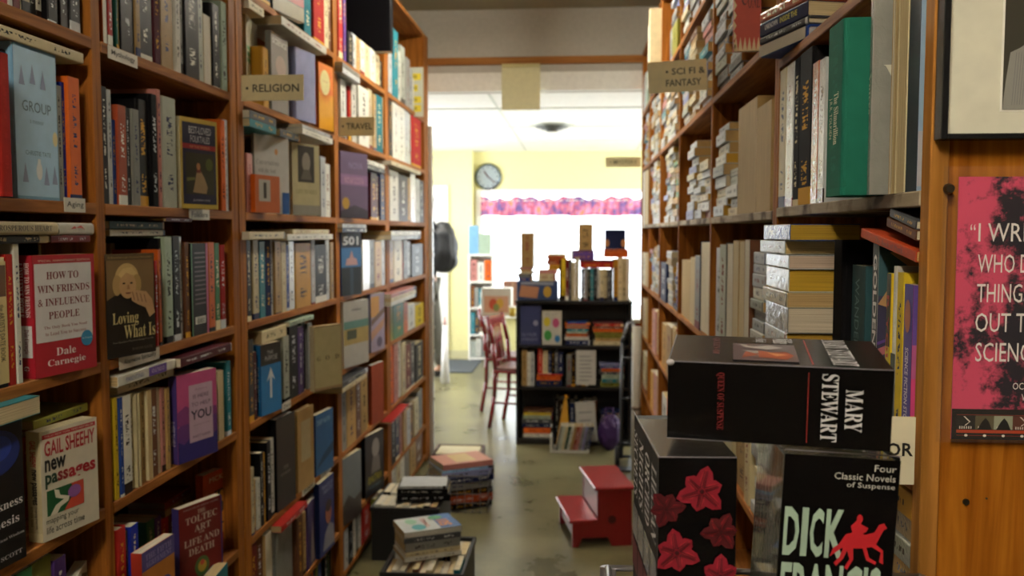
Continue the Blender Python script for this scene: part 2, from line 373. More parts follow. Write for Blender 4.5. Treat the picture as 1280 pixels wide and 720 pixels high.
def art(b, fn):
    """fn(front_face, spine_face, back_face)"""
    w_, h_, t_ = b['w'], b['h'], b['t']; b['keep'] = True; b['plain'] = True
    b['faces'].append(lambda p, bb: fn(Face(p, (0, t_/2, 0), (-1, 0, 0), (0, 0, 1), w_, h_), Face(p, (0, -t_/2, h_), (0, 0, -1), (0, 1, 0), h_, t_), Face(p, (-w_, -t_/2, 0), (1, 0, 0), (0, 0, 1), w_, h_)))
# ------------------------------------------------------------ the setting
XL, XR = -.93, .38                      # front planes of the two bookcases
def st_(o): o['kind'] = 'structure'; return o
def floor_mat():
    m = bpy.data.materials.new('polished_floor'); m.use_nodes = True; nt = m.node_tree; L = nt.links.new; N = nt.nodes.new; b = nt.nodes['Principled BSDF']
    tc = N('ShaderNodeTexCoord'); n = N('ShaderNodeTexNoise'); n.inputs['Scale'].default_value = 2.4; n.inputs['Detail'].default_value = 9; n.inputs['Roughness'].default_value = .65
    L(tc.outputs['Object'], n.inputs['Vector']); r = N('ShaderNodeValToRGB'); r.color_ramp.elements[0].position = .35; r.color_ramp.elements[1].position = .7
    r.color_ramp.elements[0].color = lin('5a563a'); r.color_ramp.elements[1].color = lin('8a8460'); L(n.outputs[0], r.inputs[0])
    n2 = N('ShaderNodeTexNoise'); n2.inputs['Scale'].default_value = 60; n2.inputs['Detail'].default_value = 4; L(tc.outputs['Object'], n2.inputs['Vector'])
    mx = N('ShaderNodeMix'); mx.data_type = 'RGBA'; mx.blend_type = 'MULTIPLY'; mx.inputs[0].default_value = .3; L(r.outputs[0], mx.inputs[6]); L(n2.outputs[0], mx.inputs[7])
    L(mx.outputs[2], b.inputs['Base Color'])
    mr = N('ShaderNodeMapRange'); mr.inputs[3].default_value = .18; mr.inputs[4].default_value = .42; L(n.outputs[0], mr.inputs[0]); L(mr.outputs[0], b.inputs['Roughness'])
    return m
YB = 9.8; YH = 5.62; ZN = 2.80; ZF = 2.29
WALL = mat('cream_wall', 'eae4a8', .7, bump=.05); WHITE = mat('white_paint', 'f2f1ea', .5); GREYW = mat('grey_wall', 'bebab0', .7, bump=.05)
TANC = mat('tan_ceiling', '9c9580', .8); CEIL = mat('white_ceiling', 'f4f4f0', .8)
st_(box('floor', floor_mat(), -2.5, 2.5, -1.9, 10.6, -.05, 0))
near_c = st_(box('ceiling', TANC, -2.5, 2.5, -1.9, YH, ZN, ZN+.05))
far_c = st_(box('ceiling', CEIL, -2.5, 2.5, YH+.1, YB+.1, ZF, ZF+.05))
for y in (6.38, 7.5, 8.66):
    box('seam_strip', mat('ceiling_strip', 'c9cfc6', .5), -2.3, 2.3, y, y+.02, ZF-.006, ZF, far_c)
for x in (-1.8, -.6, .6, 1.8):
    box('seam_strip', mat('ceiling_strip', 'c9cfc6', .5), x, x+.015, YH+.12, YB, ZF-.004, ZF, far_c)
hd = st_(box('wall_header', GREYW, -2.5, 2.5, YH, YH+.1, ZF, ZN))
box('trim_1', wood('orange_trim', '96602f', 'bb8147', 'X'), -2.4, 2.4, YH-.02, YH, 2.455, 2.50)['kind'] = 'structure'
box('trim_2', WHITE, -2.4, 2.4, YH-.012, YH, ZF, ZF+.115)['kind'] = 'structure'
st_(box('wall_left', mat('dim_wall', 'b4ad92', .8), -2.5, -2.4, -1.9, YB+.1, 0, ZN))
wr = st_(box('wall_right', mat('dim_wall', 'b4ad92', .8), 2.4, 2.5, -1.9, YB+.1, 0, ZN))
st_(box('wall_back', mat('brown_wall', '4a3c2c', .8), -2.5, 2.5, -2.0, -1.9, 0, ZN))
# far wall with the window opening
wx0, wx1 = Xat(602, YB), 1.10; wz1 = Zat(240, 0, YB); wz0 = Zat(392, 0, YB)
mb = MB(); mb.box(-2.5, wx0, YB, YB+.12, 0, ZF+.05); mb.box(wx1, 2.5, YB, YB+.12, 0, ZF+.05); mb.box(wx0, wx1, YB, YB+.12, 0, wz0); mb.box(wx0, wx1, YB, YB+.12, wz1, ZF+.05)
st_(mb.out('wall_far', WALL))
jx = Xat(590, 9.6); st_(box('wall_jog', WALL, -2.4, jx, 9.62, YB, 0, ZF))
st_(box('baseboard_far', mat('baseboard_paint', 'cfcaa2', .5), -2.4, jx+.01, 9.605, 9.62, 0, .09))
win = empty('window_1', ((wx0+wx1)/2, YB, wz0)); win['kind'] = 'structure'
cx = (wx0+wx1)/2
def wb(name, m, x0, x1, y0, y1, z0, z1): return box(name, m, x0-cx, x1-cx, y0-YB, y1-YB, z0-wz0, z1-wz0, win)
wb('window_frame', WHITE, wx0-.06, wx0, YB-.03, YB+.05, wz0-.06, wz1+.03); wb('window_frame', WHITE, wx1, wx1+.06, YB-.03, YB+.05, wz0-.06, wz1+.03)
wb('window_frame', WHITE, wx0, wx1, YB-.03, YB+.05, wz1, wz1+.03); wb('window_sill', WHITE, wx0-.06, wx1+.06, YB-.08, YB+.05, wz0-.05, wz0)
xm = Xat(714, YB); wb('mullion', WHITE, xm-.012, xm+.012, YB, YB+.05, wz0, wz1)
GL = bpy.data.materials.new('window_glass'); GL.use_nodes = True; nt = GL.node_tree; nt.nodes.clear()
o_ = nt.nodes.new('ShaderNodeOutputMaterial'); g1 = nt.nodes.new('ShaderNodeBsdfTransparent'); g2 = nt.nodes.new('ShaderNodeBsdfGlossy'); g2.inputs['Roughness'].default_value = .02
fr = nt.nodes.new('ShaderNodeFresnel'); mxs = nt.nodes.new('ShaderNodeMixShader'); nt.links.new(fr.outputs[0], mxs.inputs[0]); nt.links.new(g1.outputs[0], mxs.inputs[1]); nt.links.new(g2.outputs[0], mxs.inputs[2]); nt.links.new(mxs.outputs[0], o_.inputs[0])
wb('pane', GL, wx0, xm-.012, YB+.02, YB+.024, wz0, wz1); wb('pane', GL, xm+.012, wx1, YB+.02, YB+.024, wz0, wz1)
st_(box('floor_outside', mat('pale_pavement', 'c9c7c0', .9), -8, 8, YB+.8, 20, -.4, -.3))
# door in the jogged wall
dx1 = Xat(560, 9.6); dx0 = dx1-.92; dz = Zat(232, dx1, 9.6)
dr = empty('door_1', ((dx0+dx1)/2, 9.6, 0)); dr['kind'] = 'structure'
c = (dx0+dx1)/2
box('door_leaf', mat('door_paint', 'ecebe6', .35), dx0-c+.06, dx1-c-.06, -.012, .02, .01, dz-.06, dr, .004)
box('door_frame', WHITE, dx0-c, dx0-c+.06, -.03, .02, 0, dz, dr); box('door_frame', WHITE, dx1-c-.06, dx1-c, -.03, .02, 0, dz, dr); box('door_frame', WHITE, dx0-c+.06, dx1-c-.06, -.03, .02, dz-.06, dz, dr)
for z in (.25, 1.05): box('door_panel', mat('door_paint', 'ecebe6', .35), dx0-c+.18, dx1-c-.18, -.02, -.012, z, z+.65, dr, .004)
MB().cyl((dx0-c+.12, -.012, .98), (dx0-c+.12, -.06, .98), .012).ball((dx0-c+.12, -.07, .98), .028).out('door_handle', mat('brass', 'b08a40', .3, 1), dr, True)

def free(name, builder_list, loc=(0, 0, 0), label='', cat='', group=None):
    e = empty(name, loc, 0, label, cat, group)
    return e

# hanging cream card under the trim
p = PY(627, 82, 5.56); q = PY(675, 137, 5.56)
e = empty('hanging_card', ((p[0]+q[0])/2, 5.57, q[2]), 0, 'blank cream card hanging from the orange wooden ceiling trim over the aisle', 'sign')
hw = (q[0]-p[0])/2; hh = p[2]-q[2]
box('card', mat('cream_card', 'ddd8ae', .7), -hw, hw, -.003, .003, 0, hh, e); box('top_fold', mat('cream_card_dark', 'c9c08a', .7), -hw, hw, -.012, .012, hh-.012, hh+.01, e)
# ceiling vent
v = PY(690, 158, 7.4); vy = (ZF-CZ)*F/132
e = empty('ceiling_vent', (Xat(690, vy, ZF), vy, ZF), 0, 'round grey ceiling air vent in the bright far ceiling', 'vent')
for i, (r0, z0) in enumerate(((.19, 0), (.145, -.014), (.10, -.028), (.055, -.042))):
    MB().cyl((0, 0, z0-.012), (0, 0, z0), r0*.86, r0, 28).out('louvre_ring', mat('vent_metal' if i == 0 else 'vent_metal_dark', 'a7aba2' if i == 0 else '585a58', .4, .6), e, True)
# clock
p = PY(610, 221, YB-.03); rad = 16.5/F*YB
e = empty('wall_clock', (p[0], YB-.001, p[2]), 0, 'round wall clock with silver rim on the cream wall above the curtain', 'clock')
MB().cyl((0, -.035, 0), (0, 0, 0), rad, n=36).out('rim', mat('clock_rim', '5d6b70', .25, .9), e, True)
MB().cyl((0, -.038, 0), (0, -.034, 0), rad*.86, n=36).out('dial', mat('clock_dial', '949fa4', .3), e)
for a, l, wd in ((-35, .52, .008), (130, .7, .006)):
    mm = Matrix.Translation((0, -.042, 0)) @ Matrix.Rotation(R(a), 4, 'Y'); MB().box(-wd, wd, -.001, .001, -.01, rad*l, mtx=mm).out('hand', mat('clock_hand', '4a2626', .4), e)
for k in range(12):
    mm = Matrix.Translation((0, -.0395, 0)) @ Matrix.Rotation(R(30*k), 4, 'Y'); MB().box(-.005, .005, -.001, .001, rad*.66, rad*.8, mtx=mm).out('hour_mark', mat('clock_mark', '3c4448', .4), e)
# valance curtain: pleated
def curtain_mat():
    m = bpy.data.materials.new('flowered_curtain'); m.use_nodes = True; nt = m.node_tree; L = nt.links.new; N = nt.nodes.new; b = nt.nodes['Principled BSDF']
    tc = N('ShaderNodeTexCoord'); v = N('ShaderNodeTexNoise'); v.inputs['Scale'].default_value = 9; v.inputs['Detail'].default_value = 2; L(tc.outputs['Object'], v.inputs['Vector'])
    r = N('ShaderNodeValToRGB'); el = r.color_ramp.elements; el[0].position = .33; el[0].color = lin('6a5a90'); el[1].position = .68; el[1].color = lin('e09468')
    for pos, c in ((.42, '9a6a98'), (.48, 'c0607e'), (.54, 'd88a90'), (.6, 'b48ac8')): q = el.new(pos); q.color = lin(c)
    L(v.outputs[0], r.inputs[0]); L(r.outputs[0], b.inputs['Base Color']); b.inputs['Roughness'].default_value = .8
    b.inputs['Transmission Weight'].default_value = 0; b.inputs['Subsurface Weight'].default_value = 0
    tr = N('ShaderNodeBsdfTranslucent'); L(r.outputs[0], tr.inputs[0]); ms = N('ShaderNodeMixShader'); ms.inputs[0].default_value = .3
    L(b.outputs[0], ms.inputs[1]); L(tr.outputs[0], ms.inputs[2]); L(ms.outputs[0], nt.nodes['Material Output'].inputs[0]); return m
x0 = Xat(601, 9.72); x1 = Xat(815, 9.72); zt = Zat(247, 0, 9.72); zb = Zat(270, 0, 9.72)
e = empty('valance_curtain', ((x0+x1)/2, 9.72, zb), 0, 'short pleated valance curtain in pink, purple and orange across the window top', 'curtain')
n = 260; vs = []; fs = []
for i in range(n+1):
    f = i/n; x = x0+(x1-x0)*f-(x0+x1)/2; y = .018*math.sin(f*150)+.008*math.sin(f*47+1)
    top = (zt-zb)+.012*math.sin(f*68)+.012*math.sin(f*23+2); bot = .006*math.sin(f*30)
    for k in range(4): vs.append((x, y*(1-.3*k/3), bot+(top-bot)*k/3))
for i in range(n):
    for k in range(3): a = i*4+k; fs.append((a, a+4, a+5, a+1))
me = bpy.data.meshes.new('pleated_cloth'); me.from_pydata(vs, [], fs)
for p_ in me.polygons: p_.use_smooth = True
link_mesh('pleated_cloth', me, curtain_mat(), e)
MB().cyl((x0-(x0+x1)/2-.02, .0, zt-zb-.03), (x1-(x0+x1)/2, .0, zt-zb-.03), .006).out('curtain_rod', mat('rod_white', 'e9e9e6', .4), e)
# ceiling light fittings: housings with glowing tubes
def glow(name, col, k):
    m = bpy.data.materials.new(name); m.use_nodes = True; b = m.node_tree.nodes['Principled BSDF']
    b.inputs['Emission Color'].default_value = lin(col); b.inputs['Emission Strength'].default_value = k; return m
TUBE = glow('glowing_tube_warm', 'fff0d6', 116); TUBE3 = glow('glowing_tube_middle', 'fff4e0', 68); TUBE2 = glow('glowing_tube', 'fffaf0', 36)
def fitting(x, y, z, tube, label, drop, ln=1.2):
    e = empty('ceiling_light', (x, y, z), 0, label, 'lamp', 'ceiling fittings')
    box('housing', WHITE, -.07, .07, -ln/2-.03, ln/2+.03, -drop, -drop+.04, e)
    for s_ in (-.35*ln, .35*ln): MB().cyl((0, s_, -drop+.04), (0, s_, 0), .006).out('hanger', WHITE, e)
    for s_ in (-1, 1): MB().cyl((s_*.04, -ln/2, -drop-.025), (s_*.04, ln/2, -drop-.025), .019, n=12).out('tube', tube, e, True)
fitting(-.30, -.60, ZN, TUBE, 'hanging fluorescent fitting over the aisle, the one nearest the viewer', .18)
fitting(-.25, 3.85, ZN, TUBE3, 'hanging fluorescent fitting in the middle of the aisle', .08)
fitting(-1.6, 7.6, ZF, TUBE2, 'fluorescent fitting over the far door', .10); fitting(1.5, 7.6, ZF, TUBE2, 'fluorescent fitting on the far right beyond the paperback case', .10)
# ------------------------------------------------------------ bookcases
def board_run(root, name, m, x0, x1, y0, y1, z0, z1): return box(name, m, x0, x1, y0, y1, z0, z1, root, .0015)
BT = .022
LZ = dict(AAA=2.58, AA=2.075, A=1.770, B=1.4555, C=1.1475, D=.8585, E=.531, F=.232, G=.045)
order = ['G', 'F', 'E', 'D', 'C', 'B', 'A', 'AA', 'AAA']
def nextz(k): return LZ[order[order.index(k)+1]]-BT
yb = {}
yb['p1'] = (Yat(121, XL), Yat(132, XL)); yb['p2'] = (Yat(290.5, XL), Yat(298.5, XL)); yb['p3'] = (Yat(299.5, XL), Yat(307.5, XL)); yb['p4'] = (Yat(419.5, XL), Yat(424.5, XL))
yb['p5'] = (Yat(482.5, XL), Yat(487, XL)); yb['p6'] = (Yat(531, XL), Yat(536, XL))
DEP = .27
def left_case(ya, panels, yz, label):
    root = empty('bookcase', (XL-DEP/2, (ya+yz)/2, 0), 0, label, 'bookcase', None); ox, oy = root.location.x, root.location.y
    for a, b in panels: board_run(root, 'side_panel', W_Z, XL-DEP-ox, XL-ox, a-oy, b-oy, 0, LZ['AAA'])
    gaps = sorted(panels); ys = [(gaps[i][1], gaps[i+1][0]) for i in range(len(gaps)-1)]
    for a, b in ys:
        for k in order: board_run(root, 'shelf_board', W_Y, XL-DEP-ox+.012, XL-ox+.001, a-oy, b-oy, LZ[k]-BT, LZ[k])
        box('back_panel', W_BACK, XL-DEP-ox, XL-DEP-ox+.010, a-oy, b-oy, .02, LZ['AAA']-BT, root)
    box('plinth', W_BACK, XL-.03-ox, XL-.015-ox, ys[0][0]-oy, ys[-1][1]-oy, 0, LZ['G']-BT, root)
    return root
c1 = left_case(.85, [(.85, .87), yb['p1'], yb['p2']], yb['p2'][1], 'orange pine bookcase holding the self help and mythology books, nearest to the viewer')
c2 = left_case(yb['p3'][0], [yb['p3'], yb['p4'], yb['p5'], yb['p6']], yb['p6'][1], 'orange pine bookcase carrying the RELIGION and TRAVEL signs, running to the open room')
# the pale metal upright on the far end of the left case
e = empty('shelf_upright', (XL+.01, yb['p6'][1]+.02, 0), 0, 'pale slotted upright standing at the far end of the pine bookcase', 'post')
box('rail', mat('pale_metal', 'c9c9c4', .3, .5), -.012, .012, -.015, .015, 0, 2.05, e, .002)
for k in range(12): box('bracket', mat('pale_metal', 'c9c9c4', .3, .5), -.01, .02, -.004, .004, .2+k*.15, .215+k*.15, e)

RZn = dict(U=2.5, T=2.10, A=1.730, B=1.4465, C=1.122, D=.80, E=.46, G=.045); RZf = dict(U=2.5, T=2.125, A=1.787, B=1.4425, C=1.085, D=.78, E=.46, G=.045)
Rorder = ['G', 'E', 'D', 'C', 'B', 'A', 'T', 'U']
ry0 = Yat(1158, XR, 1.4); RD = .24
def right_case(panels, Z, label, top, grey):
    ya, yz = panels[0][0], panels[-1][1]
    root = empty('bookcase', (XR+RD/2, (ya+yz)/2, 0), 0, label, 'bookcase'); ox, oy = root.location.x, root.location.y
    for i, (a, b) in enumerate(panels):
        if i == 0 and grey: continue
        board_run(root, 'side_panel', W_Z, XR-ox, XR+RD-ox, a-oy, b-oy, 0, top)
    for (a0, a), (b, b0) in zip(panels, panels[1:]):
        for k in Rorder:
            z = Z[k]
            board_run(root, 'shelf_board', W_GREY if k == 'B' else W_Y, XR-ox-.001, XR+RD-.012-ox, a-oy, b-oy, z-.018, z)
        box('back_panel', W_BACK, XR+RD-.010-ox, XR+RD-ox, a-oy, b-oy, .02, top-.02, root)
    return root
yr = [ry0, ry0+.02]; r1 = (Yat(968, XR)-.018, Yat(968, XR)); r2 = (r1[1]+.002, r1[1]+.02)
far_p = [r2] + [(Yat(u, XR)-.009, Yat(u, XR)+.009) for u in (888, 848, 824.5, 811)] + [(Yat(801.5, XR), Yat(801.5, XR)+.018)]
rc1 = right_case([(ry0, ry0+.02), r1], RZn, 'varnished bookcase whose orange end panel carries the framed portrait and pink poster', 2.5, True)
rc2 = right_case(far_p, RZf, 'bookcase packed with lying science fiction paperbacks, running into the distance', 2.5, False)
# near end panel (wide varnished panel facing the viewer) with its darker front edge strip
ox, oy = rc1.location.x, rc1.location.y
board_run(rc1, 'edge_strip', wood('edge_strip', '94642a', 'b87e3c', 'Z'), XR-ox, XR+.020-ox, ry0-.006-oy, ry0+.02-oy, 0, 2.5)
board_run(rc1, 'end_panel', W_PANEL, XR+.0205-ox, XR+.55-ox, ry0-oy, ry0+.02-oy, 0, 2.5)
p = PY(1207, 627, ry0); MB().cyl((p[0]-ox, ry0-.002-oy, p[2]), (p[0]-ox, ry0-oy, p[2]), .0035, n=16).out('screw', mat('screw_metal', '6d6558', .35, 1), rc1)
p = PY(1233, 623, ry0); MB().cyl((p[0]-ox, ry0-.001-oy, p[2]), (p[0]-ox, ry0-oy, p[2]), .0012, n=10).out('nail_hole', mat('nail_dark', '30200f', .6), rc1)

PANELS = {'L': [(.85, .87), yb['p1'], yb['p2'], yb['p3'], yb['p4'], yb['p5'], yb['p6']], 'R': [(ry0-.01, ry0+.021), r1]+far_p}
# ------------------------------------------------------------ projecting signs
CARD = 'e8dcb0'
def sign(u0, u1, v0, v1, Y, lines, label, col=CARD, tilt=0, textcol='15120c', rows=None, frame=False):
    p = PY(u0, v1, Y); q = PY(u1, v0, Y); W, H = q[0]-p[0], q[2]-p[2]
    e = empty('sign_card', p, 0, label, 'sign'); e.rotation_euler = (0, R(tilt), 0)
    box('card', mat('sign_card_'+col, col, .6), 0, W, 0, .003, 0, H, e)
    f = Face(e, (0, -.0002, 0), (1, 0, 0), (0, 0, 1), W, H)
    for t, x0, x1, y0, y1 in lines: f.text(t, x0, x1, y0, y1, textcol, lv=1, bold=.012)
    return e
sign(302, 379, 93, 126, yb['p3'][0]-.01, [('• RELIGION', .07, .93, .33, .64)], 'buff card sign reading RELIGION on the pine post')
sign(425, 468, 146, 170, yb['p4'][0]-.01, [('• TRAVEL', .06, .93, .34, .68)], 'buff card sign reading TRAVEL on the pine post')
sign(811, 885, 77, 117, Yat(885, XR)-.01, [('• SCI FI &', .30, .97, .55, .76), ('FANTASY', .30, .90, .18, .40)], 'buff card sign reading SCI FI & FANTASY above the paperback stacks', tilt=-3)
sign(757, 801, 196, 209, Yat(800, XR)-.02, [('• MYSTERY', .12, .9, .3, .7)], 'small buff sign at the far end of the paperback bookcase, under the bright ceiling', 'c9c296', textcol='55553f')
e = sign(508, 529, 84, 146, yb['p6'][0]-.3, [], 'grey card with four yellow labels, propped at the far top of the pine bookcase', 'b0b2a2')
p = PY(508, 146, 5.); f = Face(e, (0, -.0002, 0), (1, 0, 0), (0, 0, 1), .0935, .27)
for y in (.1, .28, .52, .75): f.rect(.1, .9 if y != .52 else .7, y, y+.14, 'c8b52a', 1, 'yellow_label'); f.polys([[(x, y+.04), (x+.07, y+.04), (x+.07, y+.1), (x, y+.1)] for x in (.2, .32, .45, .57)], '5c561c', 2)
p = PY(1145, 518, ry0+.004); q = PY(1145, 601, ry0+.004)
SX = .40-.235
e = empty('sign_card', (.235, ry0-.012, q[2]), 0, 'cream card sign partly hidden behind the black box sets, showing the letters OR', 'sign')
W = Xat(1145, ry0-.012, 1.2)-.235; H = p[2]-q[2]
box('card', mat('horror_card', 'd9d2b8', .6), 0, W, 0, .003, 0, H, e)
Face(e, (0, -.0002, 0), (1, 0, 0), (0, 0, 1), W, H).text('HORROR', .36, .985, .42, .62, '121010', lv=1, bold=.02)
# shelf tags on the left boards
def shelf_tag(u0, u1, k, text, label, dz=0):
    ya, y_ = Yat(u0, XL), Yat(u1, XL); z = LZ[k]-BT+dz
    e = empty('shelf_tag', (XL+.0015, ya, z), 0, label, 'label')
    H = .026; box('card', mat('tag_card', 'cfcbbd', .5), 0, .0012, 0, y_-ya, 0, H, e)
    Face(e, (.0014, 0, 0), (0, 1, 0), (0, 0, 1), y_-ya, H).text(text, .1, .9, .25, .75, '1c1a16', lv=1, bold=.01)
shelf_tag(140, 176, 'A', 'Mythology', 'small white shelf tag reading Mythology on a pine board', -.006)
shelf_tag(80, 106, 'B', 'Aging', 'small white shelf tag reading Aging on a pine board', .003)
shelf_tag(236, 261, 'B', 'Folklore', 'small white shelf tag below the folktales book', -.004)
shelf_tag(143, 194, 'C', 'Alternative Spirituality', 'white shelf tag reading Alternative Spirituality below the portrait book', -.005)
shelf_tag(348, 359, 'D', 'Zen', 'tiny white shelf tag below the book with the white arrow', 0)
shelf_tag(372, 388, 'E', 'Bible', 'tiny white shelf tag below the black and tan upright books', 0)
shelf_tag(396, 409, 'E', 'Faith', 'tiny white shelf tag below the blue book of the sixth row', 0)

# ------------------------------------------------------------ picture frame and poster on the end panel
Yp = ry0-.0065
p = PY(1176, 174, Yp-.02); xf, zf = p[0], p[2]
e = empty('picture_frame', (xf+.15, Yp, zf), 0, 'black framed black and white portrait with a wide cream mat on the varnished panel', 'picture')
def fx(u, v=100): a = PY(u, v, Yp-.012); return a[0]-e.location.x, a[2]-zf
FB = mat('black_frame', '17181b', .25)
L0 = xf-e.location.x; b = .0075
box('frame_side', FB, L0, L0+b, -.02, 0, 0, .42, e, .001); box('frame_side', FB, L0+.30-b, L0+.30, -.02, 0, 0, .42, e, .001)
box('frame_side', FB, L0+b, L0+.30-b, -.02, 0, 0, b*.8, e, .001); box('frame_side', FB, L0+b, L0+.30-b, -.02, 0, .42-b, .42, e, .001)
box('mat_board', mat('mat_board', 'dcdbcc', .7), L0+b, L0+.30-b, -.010, -.004, b*.8, .42-b, e)
a = fx(1253, 137); px0, pz0 = a[0], a[1]; pW = .13; pH = .25
box('photo_bevel', mat('bevel_white', 'f2f1ea', .6), px0-.002, px0+pW+.002, -.0106, -.010, pz0-.002, pz0+pH, e)
f = Face(e, (px0, -.0107, pz0), (1, 0, 0), (0, 0, 1), pW, pH)
f.rect(0, 1, 0, 1, '38362f', 1, 'photo_background')
f.poly([(0, 0), (1, 0), (.98, .20), (.86, .28), (.66, .34), (.5, .36), (.3, .33), (.13, .26), (.05, .24), (.02, .12)], '8d8d8a', 2, 'photo_jacket')
f.polys([[(.07+.02*i, .02), (.075+.02*i, .02), (.10+.02*i, .24), (.095+.02*i, .24)] for i in range(12)], '75757a', 3, 'jacket_weave')
f.poly([(.42, .2), (.58, .2), (.62, .36), (.38, .36)], 'c9c9c4', 3, 'photo_shirt'); f.disc(.5, .5, .14, .13, 'a5a49e', 3, 'photo_face', 24); f.disc(.5, .585, .15, .06, '1c1b1a', 4, 'photo_hair', 20)
f.poly([(.16, .37), (.28, .385), (.3, .4), (.17, .385)], 'd0d0ca', 3, 'photo_highlight')
# poster
def poster_mat():
    m = bpy.data.materials.new('pink_poster_print'); m.use_nodes = True; nt = m.node_tree; L = nt.links.new; N = nt.nodes.new; b = nt.nodes['Principled BSDF']; b.inputs['Roughness'].default_value = .35
    tc = N('ShaderNodeTexCoord'); n = N('ShaderNodeTexNoise'); n.inputs['Scale'].default_value = 14; n.inputs['Detail'].default_value = 9; n.inputs['Roughness'].default_value = .72
    L(tc.outputs['Object'], n.inputs['Vector']); r = N('ShaderNodeValToRGB'); e = r.color_ramp.elements; e[0].position = .47; e[0].color = lin('171428'); e[1].position = .545; e[1].color = lin('d64c70')
    n2 = N('ShaderNodeTexNoise'); n2.inputs['Scale'].default_value = 12; n2.inputs['Detail'].default_value = 2; L(tc.outputs['Object'], n2.inputs['Vector'])
    sx = N('ShaderNodeSeparateXYZ'); L(tc.outputs['Object'], sx.inputs[0])
    def mr(a, b_, c, d, src):
        q = N('ShaderNodeMapRange'); q.inputs[1].default_value = a; q.inputs[2].default_value = b_; q.inputs[3].default_value = c; q.inputs[4].default_value = d; L(src, q.inputs[0]); return q.outputs[0]
    ex = mr(0, .06, .06, -.05, sx.outputs[0])         # paler towards the left edge of the print
    az = N('ShaderNodeMath'); az.operation = 'SUBTRACT'; L(sx.outputs[2], az.inputs[0]); az.inputs[1].default_value = .15
    ab = N('ShaderNodeMath'); ab.operation = 'ABSOLUTE'; L(az.outputs[0], ab.inputs[0]); ez = mr(.07, .14, 0, .07, ab.outputs[0])
    a1 = N('ShaderNodeMath'); L(n.outputs[0], a1.inputs[0]); L(ex, a1.inputs[1]); a2 = N('ShaderNodeMath'); L(a1.outputs[0], a2.inputs[0]); L(ez, a2.inputs[1]); L(a2.outputs[0], r.inputs[0])
    L(r.outputs[0], b.inputs['Base Color']); return m
p = PY(1189, 549, Yp-.004); q = PY(1189, 221, Yp-.004); x0 = p[0]; z0 = p[2]; PH = q[2]-p[2]; PW = .20
e = empty('poster', (x0, Yp-.003, z0), 0, 'pink and black poster with a white quotation, in a clear holder on the varnished panel', 'poster')
box('sheet', poster_mat(), 0, PW, 0, .001, 0, PH, e)
f = Face(e, (0, -.0002, 0), (1, 0, 0), (0, 0, 1), PW, PH)
def pf(u, v):
    a = PY(u, v, Yp-.004); return (a[0]-x0)/PW, (a[2]-z0)/PH
def ptxt(t, u0, u1, v0, v1, col='f0ecec'):
    a = pf(u0, v1); b_ = pf(u1, v0); f.text(t, a[0], b_[0], a[1], b_[1], col, lv=1, name='quotation_line')
kx = 100
f.rect(0, 1, 0, .118, '0c0b0e', 1, 'black_footer')
ptxt('“', 1213, 1220, 280, 288); ptxt('I WRITE', 1223, 1313, 279, 302); ptxt('WHO DO', 1222, 1303, 318, 341); ptxt('THINGS', 1221, 1288, 355, 378); ptxt('OUT THERE', 1219, 1333, 392, 415); ptxt('SCIENCE', 1219, 1300, 429, 452)
ptxt('OCTOBER', 1266, 1310, 479, 487); ptxt('WEEK', 1277, 1300, 493, 501)
for i in range(5):
    a = pf(1195+i*23.3, 549); x = a[0]; dx = .118
    f.rect(x, x+dx*.86, .040, .093, ['1a1a1c', '5c5640', '9aa08c', '5a3026', '50606a'][i], 2, 'cover_thumbnail')
    f.rect(x, x+dx*.86, .026, .038, 'b8401e', 2, 'red_caption'); f.rect(x, x+dx*.86, .095, .0965, 'a03424', 2, 'thin_line'); f.rect(x, x+dx*.86, .0155, .017, 'a03424', 2, 'thin_line')
    f.disc(x+dx*.43, .0165, .009, .005, 'e8e4e0', 3, 'white_dot', 10)
    f.polys([[(x+dx*(.12+.1*k), .042), (x+dx*(.17+.1*k), .042), (x+dx*(.17+.1*k), .052), (x+dx*(.12+.1*k), .052)] for k in range(6)], 'cfcac4', 3)
    if i in (1, 2): f.poly([(x+dx*.1, .04), (x+dx*.75, .04), (x+dx*.6, .07), (x+dx*.45, .085), (x+dx*.3, .07)], '121214', 3)
    if i in (0, 3): f.polys([[(x+dx*.3, .09), (x+dx*.36, .09), (x+dx*.62, .07), (x+dx*.56, .068)], [(x+dx*.56, .068), (x+dx*.62, .07), (x+dx*.4, .054), (x+dx*.36, .056)]], 'd8d0cc', 3)
AC = bpy.data.materials.new('clear_acrylic'); AC.use_nodes = True; b_ = AC.node_tree.nodes['Principled BSDF']; b_.inputs['Alpha'].default_value = .04; b_.inputs['Roughness'].default_value = .08; b_.inputs['Base Color'].default_value = (.35, .33, .3, 1)
p2_ = PY(1180, 208, Yp-.004)
box('clear_holder', AC, p2_[0]-x0, PW+.01, -.0022, -.0012, -.003, p2_[2]-z0, e)
p = PY(1186, 236, Yp-.004); MB().cyl((p[0]-x0, -.006, p[2]-z0), (p[0]-x0, -.0005, p[2]-z0), .0045, .006, n=16).out('screw', mat('screw_metal', '6d6558', .35, 1), e)
